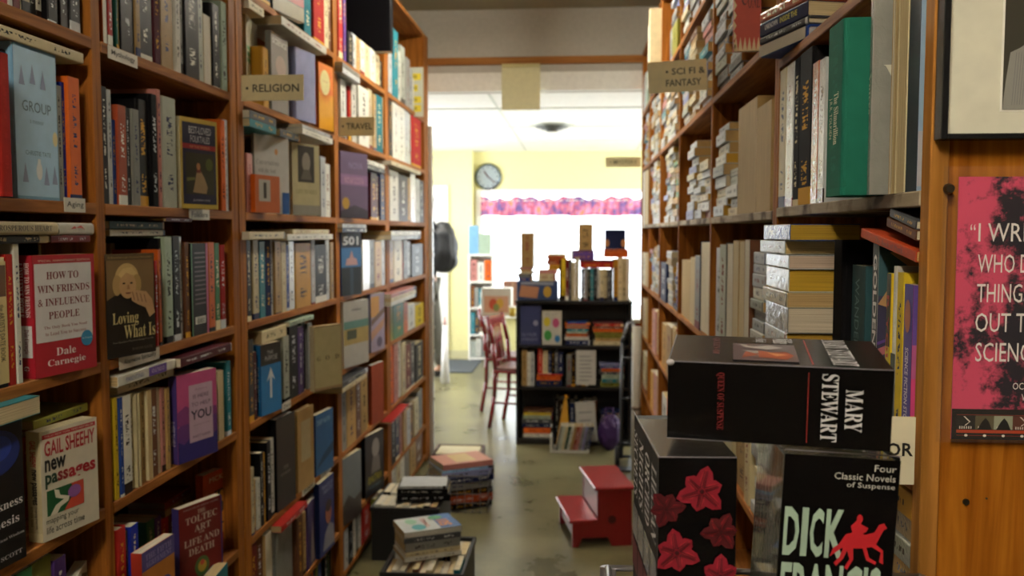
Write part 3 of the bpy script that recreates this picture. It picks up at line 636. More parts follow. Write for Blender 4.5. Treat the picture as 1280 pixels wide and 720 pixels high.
# ------------------------------------------------------------ books on the left case
random.seed(11)
ROWN = dict(AA='top row', A='second row', B='third row', C='fourth row', D='fifth row', E='sixth row', F='seventh row', G='bottom row')
BAYN = {1: 'nearest pine bay', 2: 'second pine bay', 3: 'third pine bay', 4: 'fourth pine bay', 5: 'farthest pine bay'}
TOK = re.compile(r'^('+'|'.join(sorted(PAL, key=len, reverse=True))+r')([a-z]*)(?:@(-?\d+))?(?:#([\d.]+))?$')
def clip_panels(side, a, b):
    for p, q in PANELS[side]:
        if p-.001 < b and q+.001 > a:
            if p-.001-a > b-q-.001: b = p-.001
            else: a = q+.001
    return a, b
def row(side, k, bay, spec, push=0.0, cellname=None, Z=None, w0=None, cap=None):
    """spec: pixel, colour, pixel, colour ... along the front edge of the shelf"""
    X = XL if side == 'L' else XR
    z = (LZ if side == 'L' else Z)[k]; out = []
    cap = cap if cap else (nextz(k)-.006 if side == 'L' else Z[Rorder[Rorder.index(k)+1]]-.018-.006)
    cell = cellname or f"{ROWN[k]} of the {BAYN[bay]}"
    t_ = spec.split()
    for i in range(1, len(t_)-1, 2):
        u0, u1 = float(t_[i-1]), float(t_[i+1]); m = TOK.match(t_[i])
        if not m:
            assert t_[i] == 'gap', t_[i]
            continue
        col, op, yt, cm = m.groups()
        jit = random.uniform(0, .012)
        if 'k' in op: jit *= .2
        if 'o' in op: jit = -.03
        X_ = X + (-(push+jit) if side == 'L' else (push+jit))
        Xp = X_ if 'o' in op else X + (-push if side == 'L' else push)
        ya, yb_ = Yat(u0, Xp, z), Yat(u1, Xp, z)
        if side == 'R': ya, yb_ = yb_, ya
        if ya > yb_: ya, yb_ = yb_, ya
        ya, yb_ = clip_panels(side, ya+.0006, yb_-.0006)
        if yb_-ya < .005: continue
        t = yb_-ya; yc = (ya+yb_)/2
        if yt: h = Zat(float(yt), X_, yc)-z
        elif cm: h = float(cm)/100
        else: h = random.choice((.178, .198, .205, .21, .228, .235))*random.uniform(.97, 1.03)
        h = max(.09, min(h, cap-z)); w = (w0 or min(.165, .66*h+random.uniform(-.008, .01)))
        w = min(w, (DEP if side == 'L' else RD)-.02-push-jit)
        psi = 0 if side == 'L' else math.pi
        loc = (X_, yc, z+.0003)
        if 'f' in op: psi += math.pi; loc = (X_ + (-w if side == 'L' else w), yc, z+.0003)
        b = add_book(loc, psi, w, h, t, col, cell, hard=True if 'h' in op else (False if 'p' in op else None), wrap='w' in op)
        b['keep'] = 'k' in op; out.append(b)
    return out
def auto(side, k, bay, u0, u1, pal, hpx=None, push=0.0, tr=(.014, .036), **kw):
    """fill a stretch with books of varied thickness, colours drawn from a palette"""
    X = (XL if side == 'L' else XR); Z = kw.get('Z'); z = (LZ if side == 'L' else Z)[k]
    y, ye = sorted((Yat(u0, X, z), Yat(u1, X, z))); pts = [y]
    while pts[-1] < ye-.012: pts.append(min(ye, pts[-1]+random.uniform(*tr)))
    us = [proj((X, p, z))[0] for p in pts]; s = []
    pal = pal.split()
    for i, u in enumerate(us[:-1]): s += [f'{u:.2f}', random.choice(pal) + (hpx or '')]
    s.append(f'{us[-1]:.2f}'); return row(side, k, bay, ' '.join(s), push, **kw)
def faceout(k, bay, uL, uR, ytop, w, t, col, label, fn, h=None, proud=0.0, cellname=None, z=None, hard=False, pages=None, side=1, maxphi=50, back=0):
    """front cover turned to the viewer; left lower cover corner on the shelf edge, turned until the right one meets uR"""
    z = LZ[k] if z is None else z; X = XL+proud-back
    y0 = Yat(uL, X, z); P0 = Vector((X, y0, 0)); best = None; yR = Yat(uR, X, z)
    if yR-y0 > w:        # narrower than the gap: left corner on the shelf edge, right one swung out over it
        r0 = Vector((Xat(uR, 1.0, z), 1.0, 0)); r1 = Vector((Xat(uR, 2.0, z), 2.0, 0)); dr_ = (r1-r0).normalized()
        foot_ = r0+dr_*(P0-r0).dot(dr_); dd = (P0-foot_).length; w = max(w, dd*1.02); q = foot_+dr_*math.sqrt(w*w-dd*dd)
        D = (q-P0).normalized(); phi = math.atan2(D.x, D.y)
    else:
        for i in range(0, 900):
            phi = -R(i*.1)
            D = Vector((math.sin(phi), math.cos(phi), 0)); q = P0+D*w
            e_ = abs(proj((q.x, q.y, z))[0]-uR)
            if best is None or e_ < best[0]: best = (e_, phi)
        phi = max(best[1], -R(maxphi))
    D = Vector((math.sin(phi), math.cos(phi), 0)); yd = Vector((math.cos(phi), -math.sin(phi), 0))
    if h is None: h = Zat(ytop, P0.x, y0)-z
    h = min(h, nextz(k)-.004-z)
    psi = math.atan2(-D.y, -D.x); loc = P0-yd*(t/2); loc.z = z+.0003
    b = add_book(loc, psi, w, h, t, col, cellname or f"{ROWN[k]} of the {BAYN[bay]}", hard=hard, label=label, pages=pages, keep=True)
    if fn: art(b, fn)
    else: b['plain'] = True
    return b
def on_top(side, u0, u1, t, cols, k, Z=None, w=.14, proud=.004, cell=None, pages=None, zset=None, hard=None, twist=0):
    """books lying on the standing ones, spine outwards, spanning u0..u1"""
    X = XL+proud if side == 'L' else XR-proud; z = (LZ if side == 'L' else Z)[k]; zc = nextz(k) if side == 'L' else Z[Rorder[Rorder.index(k)+1]]-.018
    out = []
    for i, c in enumerate(cols.split()):
        ya, yb_ = sorted((Yat(u0, X, z+.28), Yat(u1, X, z+.28))); h = yb_-ya; tt = t*random.uniform(.9, 1.1)
        f = [X-w, X, ya, yb_] if side == 'L' else [X, X+w, ya, yb_]
        zz = rest_z(f, z, zc+.02)
        if zz+tt > zc-.001: tt = zc-.002-zz
        if tt < .006: continue
        psi, y0 = (0, yb_) if side == 'L' else (math.pi, ya)
        b = add_book((X, y0, zz+tt/2+.0004), psi, w, h, tt, c, cell, lie=True, pages=pages, hard=hard); out.append(b)
    return out
def LT(k, bay): return f"{ROWN[k]} of the {BAYN[bay]}"

MIX = 'black white cream navy dkred brown grey palegrey teal tan maroon dkgreen silver olive blue orange'
DARK = 'black black navy dkbrown dkgrey maroon brown dkred tan'
PALE = 'white cream silver palegrey palegrey tan grey white black'
# bay 1 ------------------------------------------------------
row('L', 'AA', 1, '-60 red -20 cream 20 black 60 white 100 brown 119')
row('L', 'A', 1, '-60 cream -40 red#22 -12 red#22 12 white 17 royalblue#21 23 creamp 33 creamp 44 black 54 white 61 black 72 black 82 dkbrown 93 black 106')
add_l = on_top
# shelf B
g = faceout('B', 1, 21, 75, 60, .124, .034, 'lightblue', 'light blue hardback with GROUP on its cover, facing out beside orange and royal blue spines', None, h=.257, hard=True)
def group_art(c, s, b):
    c.rect(.02, .98, .02, .98, 'a2cbea', 1)  # cover blue painted lighter to stand in for its glossy highlight
    for i, (x, y) in enumerate([(.18, .80), (.42, .82), (.66, .80), (.2, .17), (.68, .16), (.88, .17)]): c.poly([(x-.06, y-.06), (x+.07, y-.06), (x+.005, y+.07)], '7f8fb8', 2)
    c.text('GROUP', .18, .84, .575, .645, '55708c', lv=2); c.text('a memoir', .34, .66, .50, .53, '7a98b4', lv=2); c.text('CHRISTIE TATE', .22, .80, .29, .32, '5f7f9c', lv=2)
    c.disc(.92, .42, .06, .05, 'd9cf9a', 2); c.disc(.52, .19, .07, .06, 'dfe6ea', 2); c.poly([(.47, .18), (.57, .18), (.55, .27), (.49, .27)], 'dfe6ea', 2)
    s.text('GROUP', .05, .35, .25, .75, '1f3f5c', lv=2, bold=.02); s.text('CHRISTIE TATE', .50, .88, .32, .68, '24455f', lv=2)
g['faces'] = []; art(g, group_art)
add_book((XL+.036, Yat(16, XL+.036, 1.55)-.016, LZ['B']+.0003), 0, .15, .222, .030, 'red', LT('B', 1), hard=True, label='bright red hardback jutting out in front of the light blue GROUP hardback', keep=True)['plain'] = True
row('L', 'B', 1, '-60 red#22 -30 dkred#21 -19 black#22 -14')
row('L', 'B', 1, '76 grey@107 84.5 royalblue@103 89.5 orange@97 104 dkbrown@120 108')
on_top('L', -50, 104, .020, 'cream', 'B', cell=LT('B', 1), hard=False); 
# shelf C
hw_ = faceout('C', 1, 45, 121, 320, .150, .034, 'red', 'red and white paperback HOW TO WIN FRIENDS, facing out in the fourth row', None, h=.212)
def hwart(c, s, b):
    c.rect(0, 1, 0, 1, 'a81f30', 1); c.rect(.02, .94, .285, .93, 'd3d3d6', 2)
    c.text('SPECIAL ANNIVERSARY EDITION', .08, .92, .945, .962, 'd8c8b8', lv=3)
    for t, a, b_, y in (('HOW TO', .20, .72, .80), ('WIN FRIENDS', .06, .90, .69), ('& INFLUENCE', .06, .90, .58), ('PEOPLE', .22, .72, .47)): c.text(t, a, b_, y, y+.062, '7a3038', True, 3)
    c.text('The Only Book You Need', .14, .84, .385, .415, '9c6a70', True, 3); c.text('to Lead You to Success', .16, .82, .335, .365, '9c6a70', True, 3)
    c.text('Dale', .32, .64, .16, .225, 'e8e0e0', True, 3); c.text('Carnegie', .18, .80, .065, .135, 'e8e0e0', True, 3)
    c.disc(.83, .27, .10, .068, '2f86b4', 4, n=26); c.text('Over 15 Million Copies Sold', .75, .91, .262, .28, 'd8e8f0', lv=5)
    s.rect(0, 1, 0, 1, 'a81f30', 1); s.text('HOW TO WIN FRIENDS', .06, .50, .52, .82, 'ece0e0', True, 3); s.text('& INFLUENCE PEOPLE', .06, .50, .15, .45, 'ece0e0', True, 3)
    s.rect(.57, .83, .12, .88, 'd8d8da', 2); s.text('Dale Carnegie', .60, .80, .35, .70, '7a3038', True, 3); s.text('G', .90, .94, .35, .65, 'ece0e0', True, 3)
hw_['faces'] = []; art(hw_, hwart)
rr = row('L', 'C', 1, '-60 dkred#23 -42 tan#22 -18 black#23 -2 creamk@322 13.5 redk@318 23 whitek@305 30')
def date_art(c, s, b):
    s.rect(.03, .97, .05, .95, 'cdbb86', 1); s.rect(.06, .30, .15, .9, '5c3a1c', 2); s.text('the ARTIST’S DATE BOOK', .36, .80, .3, .7, '2c2618', lv=2)
for b in rr:
    if b['cn'] == 'cream': art(b, date_art); b['plain'] = False
row('L', 'C', 1, '40 black@303 58 cream@306 74 dkbrown@303 90 navy@303 112', push=.105, w0=.12, cellname='back of the fourth row in the nearest pine bay')
on_top('L', -58, 60, .013, 'dkgrey', 'C', cell=LT('C', 1)); on_top('L', 63, 112, .013, 'dkred', 'C', cell=LT('C', 1), w=.12)
b1 = on_top('L', -58, 72, .024, 'cream', 'C', cell=LT('C', 1), hard=True, proud=.012)[0:1]
for b in b1:
    b['label'] = 'cream hardback lying spine out above the red and white paperback, dark serif title'
    art(b, lambda c, s, bk: s.text('PROSPEROUS HEART', .35, .93, .3, .72, '3c342a', True, 2))
b1 = on_top('L', 74, 117, .022, 'white', 'C', cell=LT('C', 1), w=.12)
for b in b1: b['label'] = 'white book with a red flourish, lying on top beside the pine post'; art(b, lambda c, s, bk: s.polys([[(.3, .5), (.42, .75), (.46, .55)], [(.44, .6), (.6, .8), (.72, .45), (.6, .6)]], 'c0392b', 2))
# shelf D
dl = faceout('D', 1, -52, 33, 540, .150, .03, 'black', 'black paperback with a deep blue glow and white words, below the artist books', None, h=.235, proud=.0)
def blk(c, s, b):
    c.rect(0, 1, 0, 1, '08080b', 1); c.disc(.55, .80, .40, .16, '14286e', 2, n=30); c.disc(.6, .83, .22, .09, '2440a0', 3, n=30)
    c.text('Darkness', .30, .96, .40, .46, 'd8d8da', True, 3); c.text('Genesis', .30, .90, .28, .34, 'd8d8da', True, 3); c.text('Healing and Ancient Wisdom', .10, .97, .18, .205, 'b0b0b4', True, 3); c.text('SCOTT', .60, .93, .05, .08, 'b0b0b4', True, 3)
dl['faces'] = []; art(dl, blk)
np_ = faceout('D', 1, 54, 124, 541, .136, .031, 'cream', 'cream paperback new passages, facing out above the lowest near shelf', None, pages='cdbf9c')
def npart(c, s, b):
    c.rect(0, 1, 0, 1, 'cfc9b8', 1); c.rect(.03, .97, .925, .965, 'b02230', 2); c.text('THE #1 NEW YORK TIMES BESTSELLER', .07, .93, .935, .955, 'e0d8c8', lv=3)
    c.text('GAIL SHEEHY', .06, .95, .765, .905, 'a82430', lv=3, bold=.02); c.text('new', .06, .42, .625, .735, '17171a', lv=3, bold=.03)
    c.text('pa', .06, .27, .47, .60, '1c3c2c', lv=3, bold=.03); c.text('ss', .27, .45, .51, .60, '8c2a2c', lv=3, bold=.03); c.text('ages', .46, .95, .47, .60, 'a82430', lv=3, bold=.03)
    c.rect(.08, .72, .22, .45, '1f5a34', 2); c.poly([(.36, .22), (.72, .22), (.72, .45), (.5, .45), (.55, .36)], 'c04a38', 3); c.disc(.55, .37, .12, .06, '8c5aa0', 4, n=9)
    c.poly([(.12, .22), (.24, .22), (.30, .27), (.44, .30), (.46, .34), (.30, .38), (.28, .43), (.20, .45), (.22, .37), (.36, .33), (.22, .30)], 'ded8c8', 4)
    c.text('mapping your', .06, .62, .135, .20, '1a1a1c', lv=3); c.text('life across time', .06, .72, .06, .125, '1a1a1c', lv=3)
    s.text('GAIL SHEEHY', .08, .32, .3, .7, 'a82430', lv=2, bold=.02); s.text('new passages', .34, .66, .25, .72, '1a1a1c', lv=2, bold=.03); s.text('mapping your life', .68, .88, .5, .72, '3a3a3a', lv=2); s.text('across time', .68, .86, .25, .45, '3a3a3a', lv=2)
np_['faces'] = []; art(np_, npart)
row('L', 'D', 1, '-70 brown#20 -54', push=.0)
row('L', 'D', 1, '-20 tan@550 8 olive@546 28 rust@544 60 brown@533 86 olive@528 108', push=.11, w0=.12, cellname='back of the fifth row in the nearest pine bay')
# (lying books of shelf D)
zz = max(dl['f'][5], 0)+.001
o1 = add_book((XL-.125, Yat(50, XL+.025, 1.11)-.2, zz+.016), math.pi, .15, .20, .030, 'teal', LT('D', 1), lie=True, hard=False, pages='cbbb96', label='thick paperback with blue cover lying on the black book, its pale page edges outward', keep=True)
on_top('L', 40, 108, .016, 'olive', 'D', cell=LT('D', 1), w=.12, proud=-.02); on_top('L', 0, 95, .012, 'rust', 'D', cell=LT('D', 1), w=.12, proud=-.01, hard=False); o2 = on_top('L', 18, 117, .012, 'teal', 'D', cell=LT('D', 1), w=.13, hard=False)
# shelf E bay 1
row('L', 'E', 1, '-40 teal@690 10 green@705 50 olive@700 78 purple@697 93')
fb = faceout('E', 1, 94, 113, 696, .13, .022, 'white', 'white paperback with a black feather print standing under the cream paperback', None, h=.22)
fb['faces'] = []; art(fb, lambda c, s, b: [c.poly([(.45, .88), (.62, .96), (.95, .9), (.9, .8), (.7, .84), (.6, .78)], '15151a', 2), c.poly([(.1, .6), (.3, .72), (.5, .65), (.3, .55)], '15151a', 2)])
row('L', 'F', 1, '-30 navy 20 red 60 cream 100 black 120')
# bay 2 ------------------------------------------------------
row('L', 'AA', 2, '136 black 160 red 180 cream 200 black 225 white 250 navy 270 brown 288')
rr = row('L', 'A', 2, '134 orange#24 137 red#24 143 pink#24 147 dkgreen#23 149.5 yellow#23 155 black#24 172 tan#24 178 black#24 195 maroon#25 205 tan#26 222 white#25 230 grey#25 236 black#24 253 palegrey#25 260 creamf@19 269 black@6 279 palegreen#23 287')
for b, q in ((rr[5], 1), (rr[9], 1), (rr[12], 1)): pass
b = faceout('A', 2, 133.4, 134.4, -20, .012, .006, 'white', 'thin white pamphlet with a barcode beside the pine post', None, h=.2)
b['faces'] = []; b['plain'] = True
rr = row('L', 'B', 2, '134 black@108 142 silverw@112 147 blue@150 151.5 rustk@132 162 black@135 168 greyk@137 178 black@125 191 black@118 200 pinkk@112 206 palegreyhk@122 224')
fo = faceout('B', 2, 227, 273, 148, .132, .022, 'cream', 'navy paperback of folktales with yellow border and a painting, facing out by an orange spine', None, h=.214)
def folk(c, s, b):
    c.rect(0, 1, 0, 1, 'c2a94a', 1); c.rect(.05, .95, .05, .95, '15173a', 2); c.text('BEST-LOVED', .22, .82, .83, .91, 'c8ccd8', lv=3); c.text('FOLKTALES', .26, .78, .735, .81, 'c8ccd8', lv=3)
    c.rect(.05, .95, .66, .715, '9c1f2a', 3); c.text('OF THE WORLD', .24, .78, .672, .70, 'd8a070', lv=4)
    c.rect(.12, .88, .16, .62, '1f1f14', 3, m=mat('dark_painting', '2c2c18', .5, bscale=25)); c.poly([(.3, .18), (.36, .3), (.40, .40), (.52, .42), (.62, .34), (.7, .24), (.66, .17)], '9c8462', 4); c.disc(.45, .47, .05, .04, 'b07a50', 5)
    c.poly([(.4, .40), (.52, .40), (.5, .50), (.42, .5)], '6c2a20', 4); c.disc(.75, .5, .1, .07, '4c5a20', 4); c.poly([(.14, .3), (.36, .32), (.36, .35), (.14, .34)], '6c7038', 4)
    c.text('JOANNA COLE', .3, .76, .08, .105, 'c8ccd8', lv=3)
fo['faces'] = []; art(fo, folk)
row('L', 'B', 2, '277 orangek@150 284 silverw@150 289')
# C2
lw = faceout('C', 2, 134, 195, 322, .138, .018, 'black', 'dark paperback Loving What Is with a sepia portrait, facing out above a long shelf tag', None, h=.208)
def lov(c, s, b):
    c.rect(0, 1, 0, 1, '15100c', 1); c.rect(.02, .98, .45, .94, '7c6444', 2, m=mat('sepia_foliage', '7a6240', .5, bscale=22)); c.rect(0, 1, .94, 1, '5c4a2e', 3)
    c.poly([(0, .45), (.02, .56), (.16, .60), (.34, .62), (.6, .60), (.8, .52), (.9, .45), (.6, .3), (0, .3)], '110d0a', 3)
    c.disc(.42, .76, .24, .15, 'c4a670', 4, n=28); c.disc(.22, .70, .09, .10, 'b39562', 4); c.disc(.62, .70, .09, .10, 'a98c58', 4)
    c.disc(.43, .69, .17, .125, 'c09a6e', 5, n=26); c.poly([(.24, .80), (.34, .86), (.52, .87), (.62, .80), (.52, .79), (.40, .82), (.3, .77)], 'd2b67e', 6)
    for x in (.35, .50): c.disc(x, .715, .03, .009, '3c2a1c', 6)
    c.poly([(.42, .70), (.45, .70), (.47, .655), (.41, .655)], 'a57c54', 6); c.poly([(.37, .625), (.50, .625), (.47, .61), (.40, .61)], '7c4a38', 6)
    c.poly([(.48, .60), (.60, .64), (.80, .62), (.92, .54), (.98, .40), (.86, .36), (.78, .46), (.62, .50), (.50, .54)], 'bd9870', 7)
    c.polys([[(.50+.08*i, .63-.012*i), (.52+.08*i, .63-.012*i), (.56+.08*i, .54-.01*i), (.54+.08*i, .54-.01*i)] for i in range(4)], '86644a', 8)
    c.text('Loving', .10, .62, .295, .435, 'c9bc84', True, 9); c.text('What Is', .32, .97, .175, .305, 'c9bc84', True, 9)
    c.text('Four Questions That Can Change Your Life', .12, .94, .135, .155, '9a9488', lv=3); c.text('BYRON KATIE', .5, .92, .05, .075, '6c6458', lv=3); c.text('A Breakthrough National Bestseller', .05, .95, .955, .975, 'b09c6c', lv=4)
lw['faces'] = []; art(lw, lov)
row('L', 'C', 2, '146 tan@304 156 black@304 166 cream@304 178 navy@304 186', push=.10, w0=.12, cellname='back of the fourth row in the second pine bay')
rr = row('L', 'C', 2, '196.5 redk@326 201 orangek@312 204.5 black@298 208 palegreenhk@296 219 blackk@295 228 silverw@296 235 brown@303 241 blackk@304 262 orangek@303 271 greenk@304 277 redk@306 284')
art(rr[7], lambda c, s, b: [s.rect(.0, 1, .88, 1, 'a83a6c', 2), s.rect(0, 1, 0, .06, '3c7a4a', 2), s.polys([[(.1+.05*i, .2), (.115+.05*i, .2), (.115+.05*i, .85), (.1+.05*i, .85)] for i in range(12)], '4c3440', 2), s.barcode(.80, .88, .2, .8)])
b = on_top('L', 137, 206, .014, 'white', 'C', cell=LT('C', 2), w=.14, hard=False, proud=-.02); b = on_top('L', 137, 205, .018, 'dkgreen', 'C', cell=LT('C', 2), w=.14, hard=True, proud=-.02)
on_top('L', 208, 240, .013, 'maroon', 'C', cell=LT('C', 2)); on_top('L', 243, 289, .018, 'white', 'C', cell=LT('C', 2), w=.16, proud=.03)
# D2
row('L', 'D', 2, '146 yellowk@498 152 bluek@497 157 whitek@494 167.5 creamp@492 173 creamfk@492 178 whitep@492 183 tanp@490 188.5 creamfp@488 194 brown@486 202 tanfp@485 207 pink@485 211.5 tan@485 216')
yh = faceout('D', 2, 223, 272, 473, .138, .024, 'hotpink', 'pink and violet paperback with IS HERE TO HELP YOU on a pale panel', None, h=.208)
def youart(c, s, b):
    c.rect(0, 1, .0, 1, 'c85a94', 1); c.poly([(0, 0), (1, 0), (1, .46), (.8, .52), (.55, .44), (.3, .52), (0, .40)], '6a3f88', 2); c.poly([(0, 0), (1, 0), (1, .26), (.7, .2), (.4, .30), (.15, .2), (0, .25)], '35307c', 3)
    c.poly([(0, .58), (.2, .64), (.42, .56), (.6, .62), (1, .55), (1, .46), (0, .42)], '8c4488', 2)
    c.rect(.28, .88, .20, .86, 'cdb4cc', 4); c.text('Advice', .42, .74, .79, .815, 'a880a8', lv=5); c.text('IS HERE', .38, .78, .70, .745, '4a2c5c', lv=5); c.text('TO HELP', .34, .82, .61, .655, '4a2c5c', lv=5); c.text('YOU', .32, .84, .455, .565, '1f1540', lv=5, bold=.02)
    c.text('the right words at the right time', .38, .80, .38, .40, '8c6c98', lv=5); c.text('MATT KAHN', .36, .80, .245, .275, '4a2c5c', lv=5)
    s.rect(0, 1, 0, 1, '4a3a86', 1); s.text('IS HERE TO HELP', .52, .80, .3, .7, 'e4dcec', lv=2)
yh['faces'] = []; art(yh, youart)
row('L', 'D', 2, '274 creamfk@464 281 redd@462 284 tealk@452 291')
on_top('L', 146, 216, .022, 'cream', 'D', cell=LT('D', 2), proud=-.01, w=.13, hard=False); b = on_top('L', 147, 219, .020, 'white', 'D', cell=LT('D', 2), proud=.01, w=.13, hard=False)
# the white one should be under the grey in picture order; both lie flat on the cream spines
for q in b: art(q, lambda c, s, bk: [s.rect(.5, .82, .05, .95, '5a3a9c', 2), s.text('ADULTHOOD', .54, .78, .3, .7, 'c9c0e0', lv=3), s.text('PARENTING', .12, .4, .3, .7, '5a6a9c', lv=3)])
on_top('L', 226, 289, .020, 'maroon', 'D', cell=LT('D', 2), w=.15, proud=.02, pages='d8cfb8', hard=True)
# E2
row('L', 'E', 2, '138 black@676 151 redk@660 163 grey@665 168 royalbluek@656 178')
ob = faceout('E', 2, 180, 220, 688, .125, .024, 'orange', 'orange and blue illustrated paperback, page tops showing, at the lowest near shelf', None, h=.205, proud=.03, pages='e0d8c4')
ob['faces'] = []; art(ob, lambda c, s, b: [c.rect(0, 1, 0, 1, 'b8782c', 1, m=mat('orange_desert_print', 'b8742c', .5, bscale=30)), c.rect(0, 1, .80, 1, '4a4484', 2), c.text('THE FIFTH', .1, .9, .90, .96, '9088b8', True, 3), c.text('AGREEMENT', .1, .9, .82, .88, '9088b8', True, 3),
    c.poly([(.1, .6), (.3, .68), (.25, .4), (.35, .3), (.15, .3)], '5a2c14', 2), c.disc(.7, .5, .2, .12, '4a4a9c', 3), s.rect(0, 1, 0, 1, 'a03020', 1)])
to = faceout('E', 2, 226, 279, 640, .135, .022, 'dkred', 'dark red paperback THE TOLTEC ART OF LIFE AND DEATH, facing out', None, h=.222, pages='e0d8c4')
def tol(c, s, b):
    c.rect(0, 1, 0, 1, '6c1a1a', 1); c.rect(.97, 1, 0, 1, '3c3474', 2); c.text('FOREWORD BY DEEPAK CHOPRA', .1, .92, .955, .975, 'a8a0a0', lv=3)
    for t, a, b_, y, h_ in (('THE', .42, .6, .89, .04), ('TOLTEC', .14, .88, .80, .075), ('ART', .34, .72, .70, .07), ('OF', .45, .58, .665, .025), ('LIFE AND', .10, .92, .56, .075), ('DEATH', .20, .80, .455, .075)): c.text(t, a, b_, y, y+h_, 'bfb6a8', True, 3)
    c.disc(.5, .30, .17, .11, '4a6a3a', 3, n=24); c.disc(.5, .30, .10, .065, 'b89a3c', 4, n=16); c.disc(.5, .34, .05, .03, 'c0503c', 5); c.text('DON MIGUEL RUIZ', .1, .92, .10, .15, 'bfb6a8', True, 3); s.rect(0, 1, 0, 1, '3c3474', 1)
to['faces'] = []; art(to, tol)
na = faceout('E', 2, 256, 292, 615, .13, .024, 'orange', 'orange and red paperback with large dark letters, right behind the Toltec book', None, h=.225, pages='e0d8c4', back=.06)
na['faces'] = []; art(na, lambda c, s, b: [c.rect(0, 1, 0, 1, 'b0421c', 1), c.poly([(0, .25), (1, .2), (1, .7), (.5, .75), (0, .6)], 'd0902c', 2), c.text('MCKAY', .2, .95, .88, .94, 'd8c8b0', lv=3), c.text('T', .35, .68, .66, .76, '1c1408', lv=3, bold=.03), c.disc(.5, .54, .2, .08, '5a4a20', 3), c.text('L', .4, .66, .33, .43, '1c1408', lv=3, bold=.03)])
row('L', 'E', 2, '186 green@650 196 purple@646 204 red@648 216 brown@640 228 tan@640 246 dkbrown@634 262', push=.125, w0=.11, cellname='back of the sixth row in the second pine bay')
on_top('L', 205, 262, .02, 'tan rust', 'E', cell='back of the sixth row in the second pine bay', proud=-.13, w=.1)
sb = faceout('E', 2, 270, 285, 700, .09, .03, 'teal', 'small turquoise box-like book low beside the third pine post', None, h=.056, proud=.075)
auto('L', 'F', 2, 140, 288, MIX); auto('L', 'G', 2, 140, 288, DARK)
auto('L', 'G', 1, 0, 118, DARK)
# bay 3 ------------------------------------------------------
row('L', 'AA', 3, '310 dkbrown 325 black 338')
sc = faceout('AA', 3, 341, 380, -80, .20, .02, 'dkgrey', 'grey cover with white words and a red band, high on the top row', None, h=.30)
sc['faces'] = []; art(sc, lambda c, s, b: [c.rect(0, 1, 0, 1, '55544e', 1), c.rect(0, 1, .16, .32, '9c3a36', 2), c.text('THE ANCIENT WORLD', .08, .9, .38, .44, 'c8c4b8', lv=2), c.text('ENCYCLOPEDIA', .12, .9, .48, .56, 'c8c4b8', lv=2), c.rect(0, 1, 0, .15, '8c8468', 2)])
row('L', 'AA', 3, '384 teal#29 393 redh#29 407 creamh#28 413 brown#28 419')
row('L', 'A', 3, '319 black@60 326', push=.06)
ru = faceout('A', 3, 309, 323, 28, .15, .018, 'cream', 'cream cover with three green stripes behind the RELIGION sign', None, h=.255, back=.03)
ru['faces'] = []; art(ru, lambda c, s, b: [c.rect(0, 1, 0, 1, 'b9b394', 1)]+[c.poly([(.05, y), (.8, y-.01), (.7, y+.045), (.05, y+.045)], '3c7a3c', 2) for y in (.62, .55, .48)])
row('L', 'A', 3, '330 goldk@60 338')
si = faceout('A', 3, 340, 361, 66, .15, .02, 'grey', 'grey cover with pale lettering leaning by a gold spine, second row', None, h=.235, hard=True)
si['faces'] = []; art(si, lambda c, s, b: [c.rect(0, 1, 0, 1, '77706a', 1), c.text('SCIENCE', .08, .92, .86, .93, 'd0ccc0', lv=2), c.disc(.55, .6, .3, .14, '9c8478', 2)])
lav = faceout('A', 3, 370, 395, 80, .15, .03, 'lavender', 'pale lavender book in glossy wrap behind the sun cover', None, h=.235, hard=True); lav['wrap'] = True
su = faceout('A', 3, 399, 417, 96, .13, .015, 'orange', 'orange and yellow cover with a large pale sun, second row of third pine bay', None, h=.235, hard=False)
def sun(c, s, b):
    c.rect(0, 1, 0, 1, 'd89a1c', 1); c.rect(0, 1, .55, 1, 'd8761c', 2); n = 28
    c.polys([[(.42+.34*math.cos(6.283*i/n-.06), .72+.20*math.sin(6.283*i/n-.06)), (.42+.34*math.cos(6.283*i/n+.06), .72+.20*math.sin(6.283*i/n+.06)), (.42+.62*math.cos(6.283*i/n), .72+.36*math.sin(6.283*i/n))] for i in range(n) if .42+.62*math.cos(6.283*i/n) < 1 and .72+.36*math.sin(6.283*i/n) < 1 and .42+.62*math.cos(6.283*i/n) > 0], 'c8442c', 3)
    c.disc(.42, .72, .33, .19, 'd6cf94', 4, n=28); c.text('THE SUN', .22, .62, .72, .75, 'b07a5c', lv=5)
su['faces'] = []; art(su, sun)
on_top('L', 311, 330, .03, 'cream', 'A', cell=LT('A', 3)); on_top('L', 315, 350, .018, 'blue lightblue', 'A', cell=LT('A', 3), hard=True); on_top('L', 352, 408, .032, 'white', 'A', cell=LT('A', 3), hard=True, proud=.03)
row('L', 'B', 3, '311 pinkk@192 318')
wb_ = faceout('B', 3, 319, 362, 190, .165, .012, 'palegrey', 'pale grey cover with a script title, behind the orange calendar box', None, h=.235, back=.03)
wb_['faces'] = []; art(wb_, lambda c, s, b: [c.rect(0, 1, 0, 1, 'c4c6c4', 1), c.text('Conversations', .05, .7, .62, .69, '8c8c90', True, 2, shear=.2), c.text('with the Soul', .1, .6, .52, .58, '8c8c90', True, 2, shear=.2), c.disc(.62, .8, .05, .04, 'c8905c', 2), c.rect(.78, 1, 0, .28, '2c62a8', 2)])
cal = faceout('B', 3, 319.5, 350, 236, .13, .022, 'orange', 'small orange box with a white square and the figure 1, third pine bay', None, h=.108, proud=.012, hard=False)
cal['faces'] = []; art(cal, lambda c, s, b: [c.rect(0, 1, 0, 1, 'b8591f', 1), c.rect(.14, .60, .30, .88, 'a8a8a2', 2), c.text('1', .32, .44, .38, .80, '1f1c1c', True, 3)])
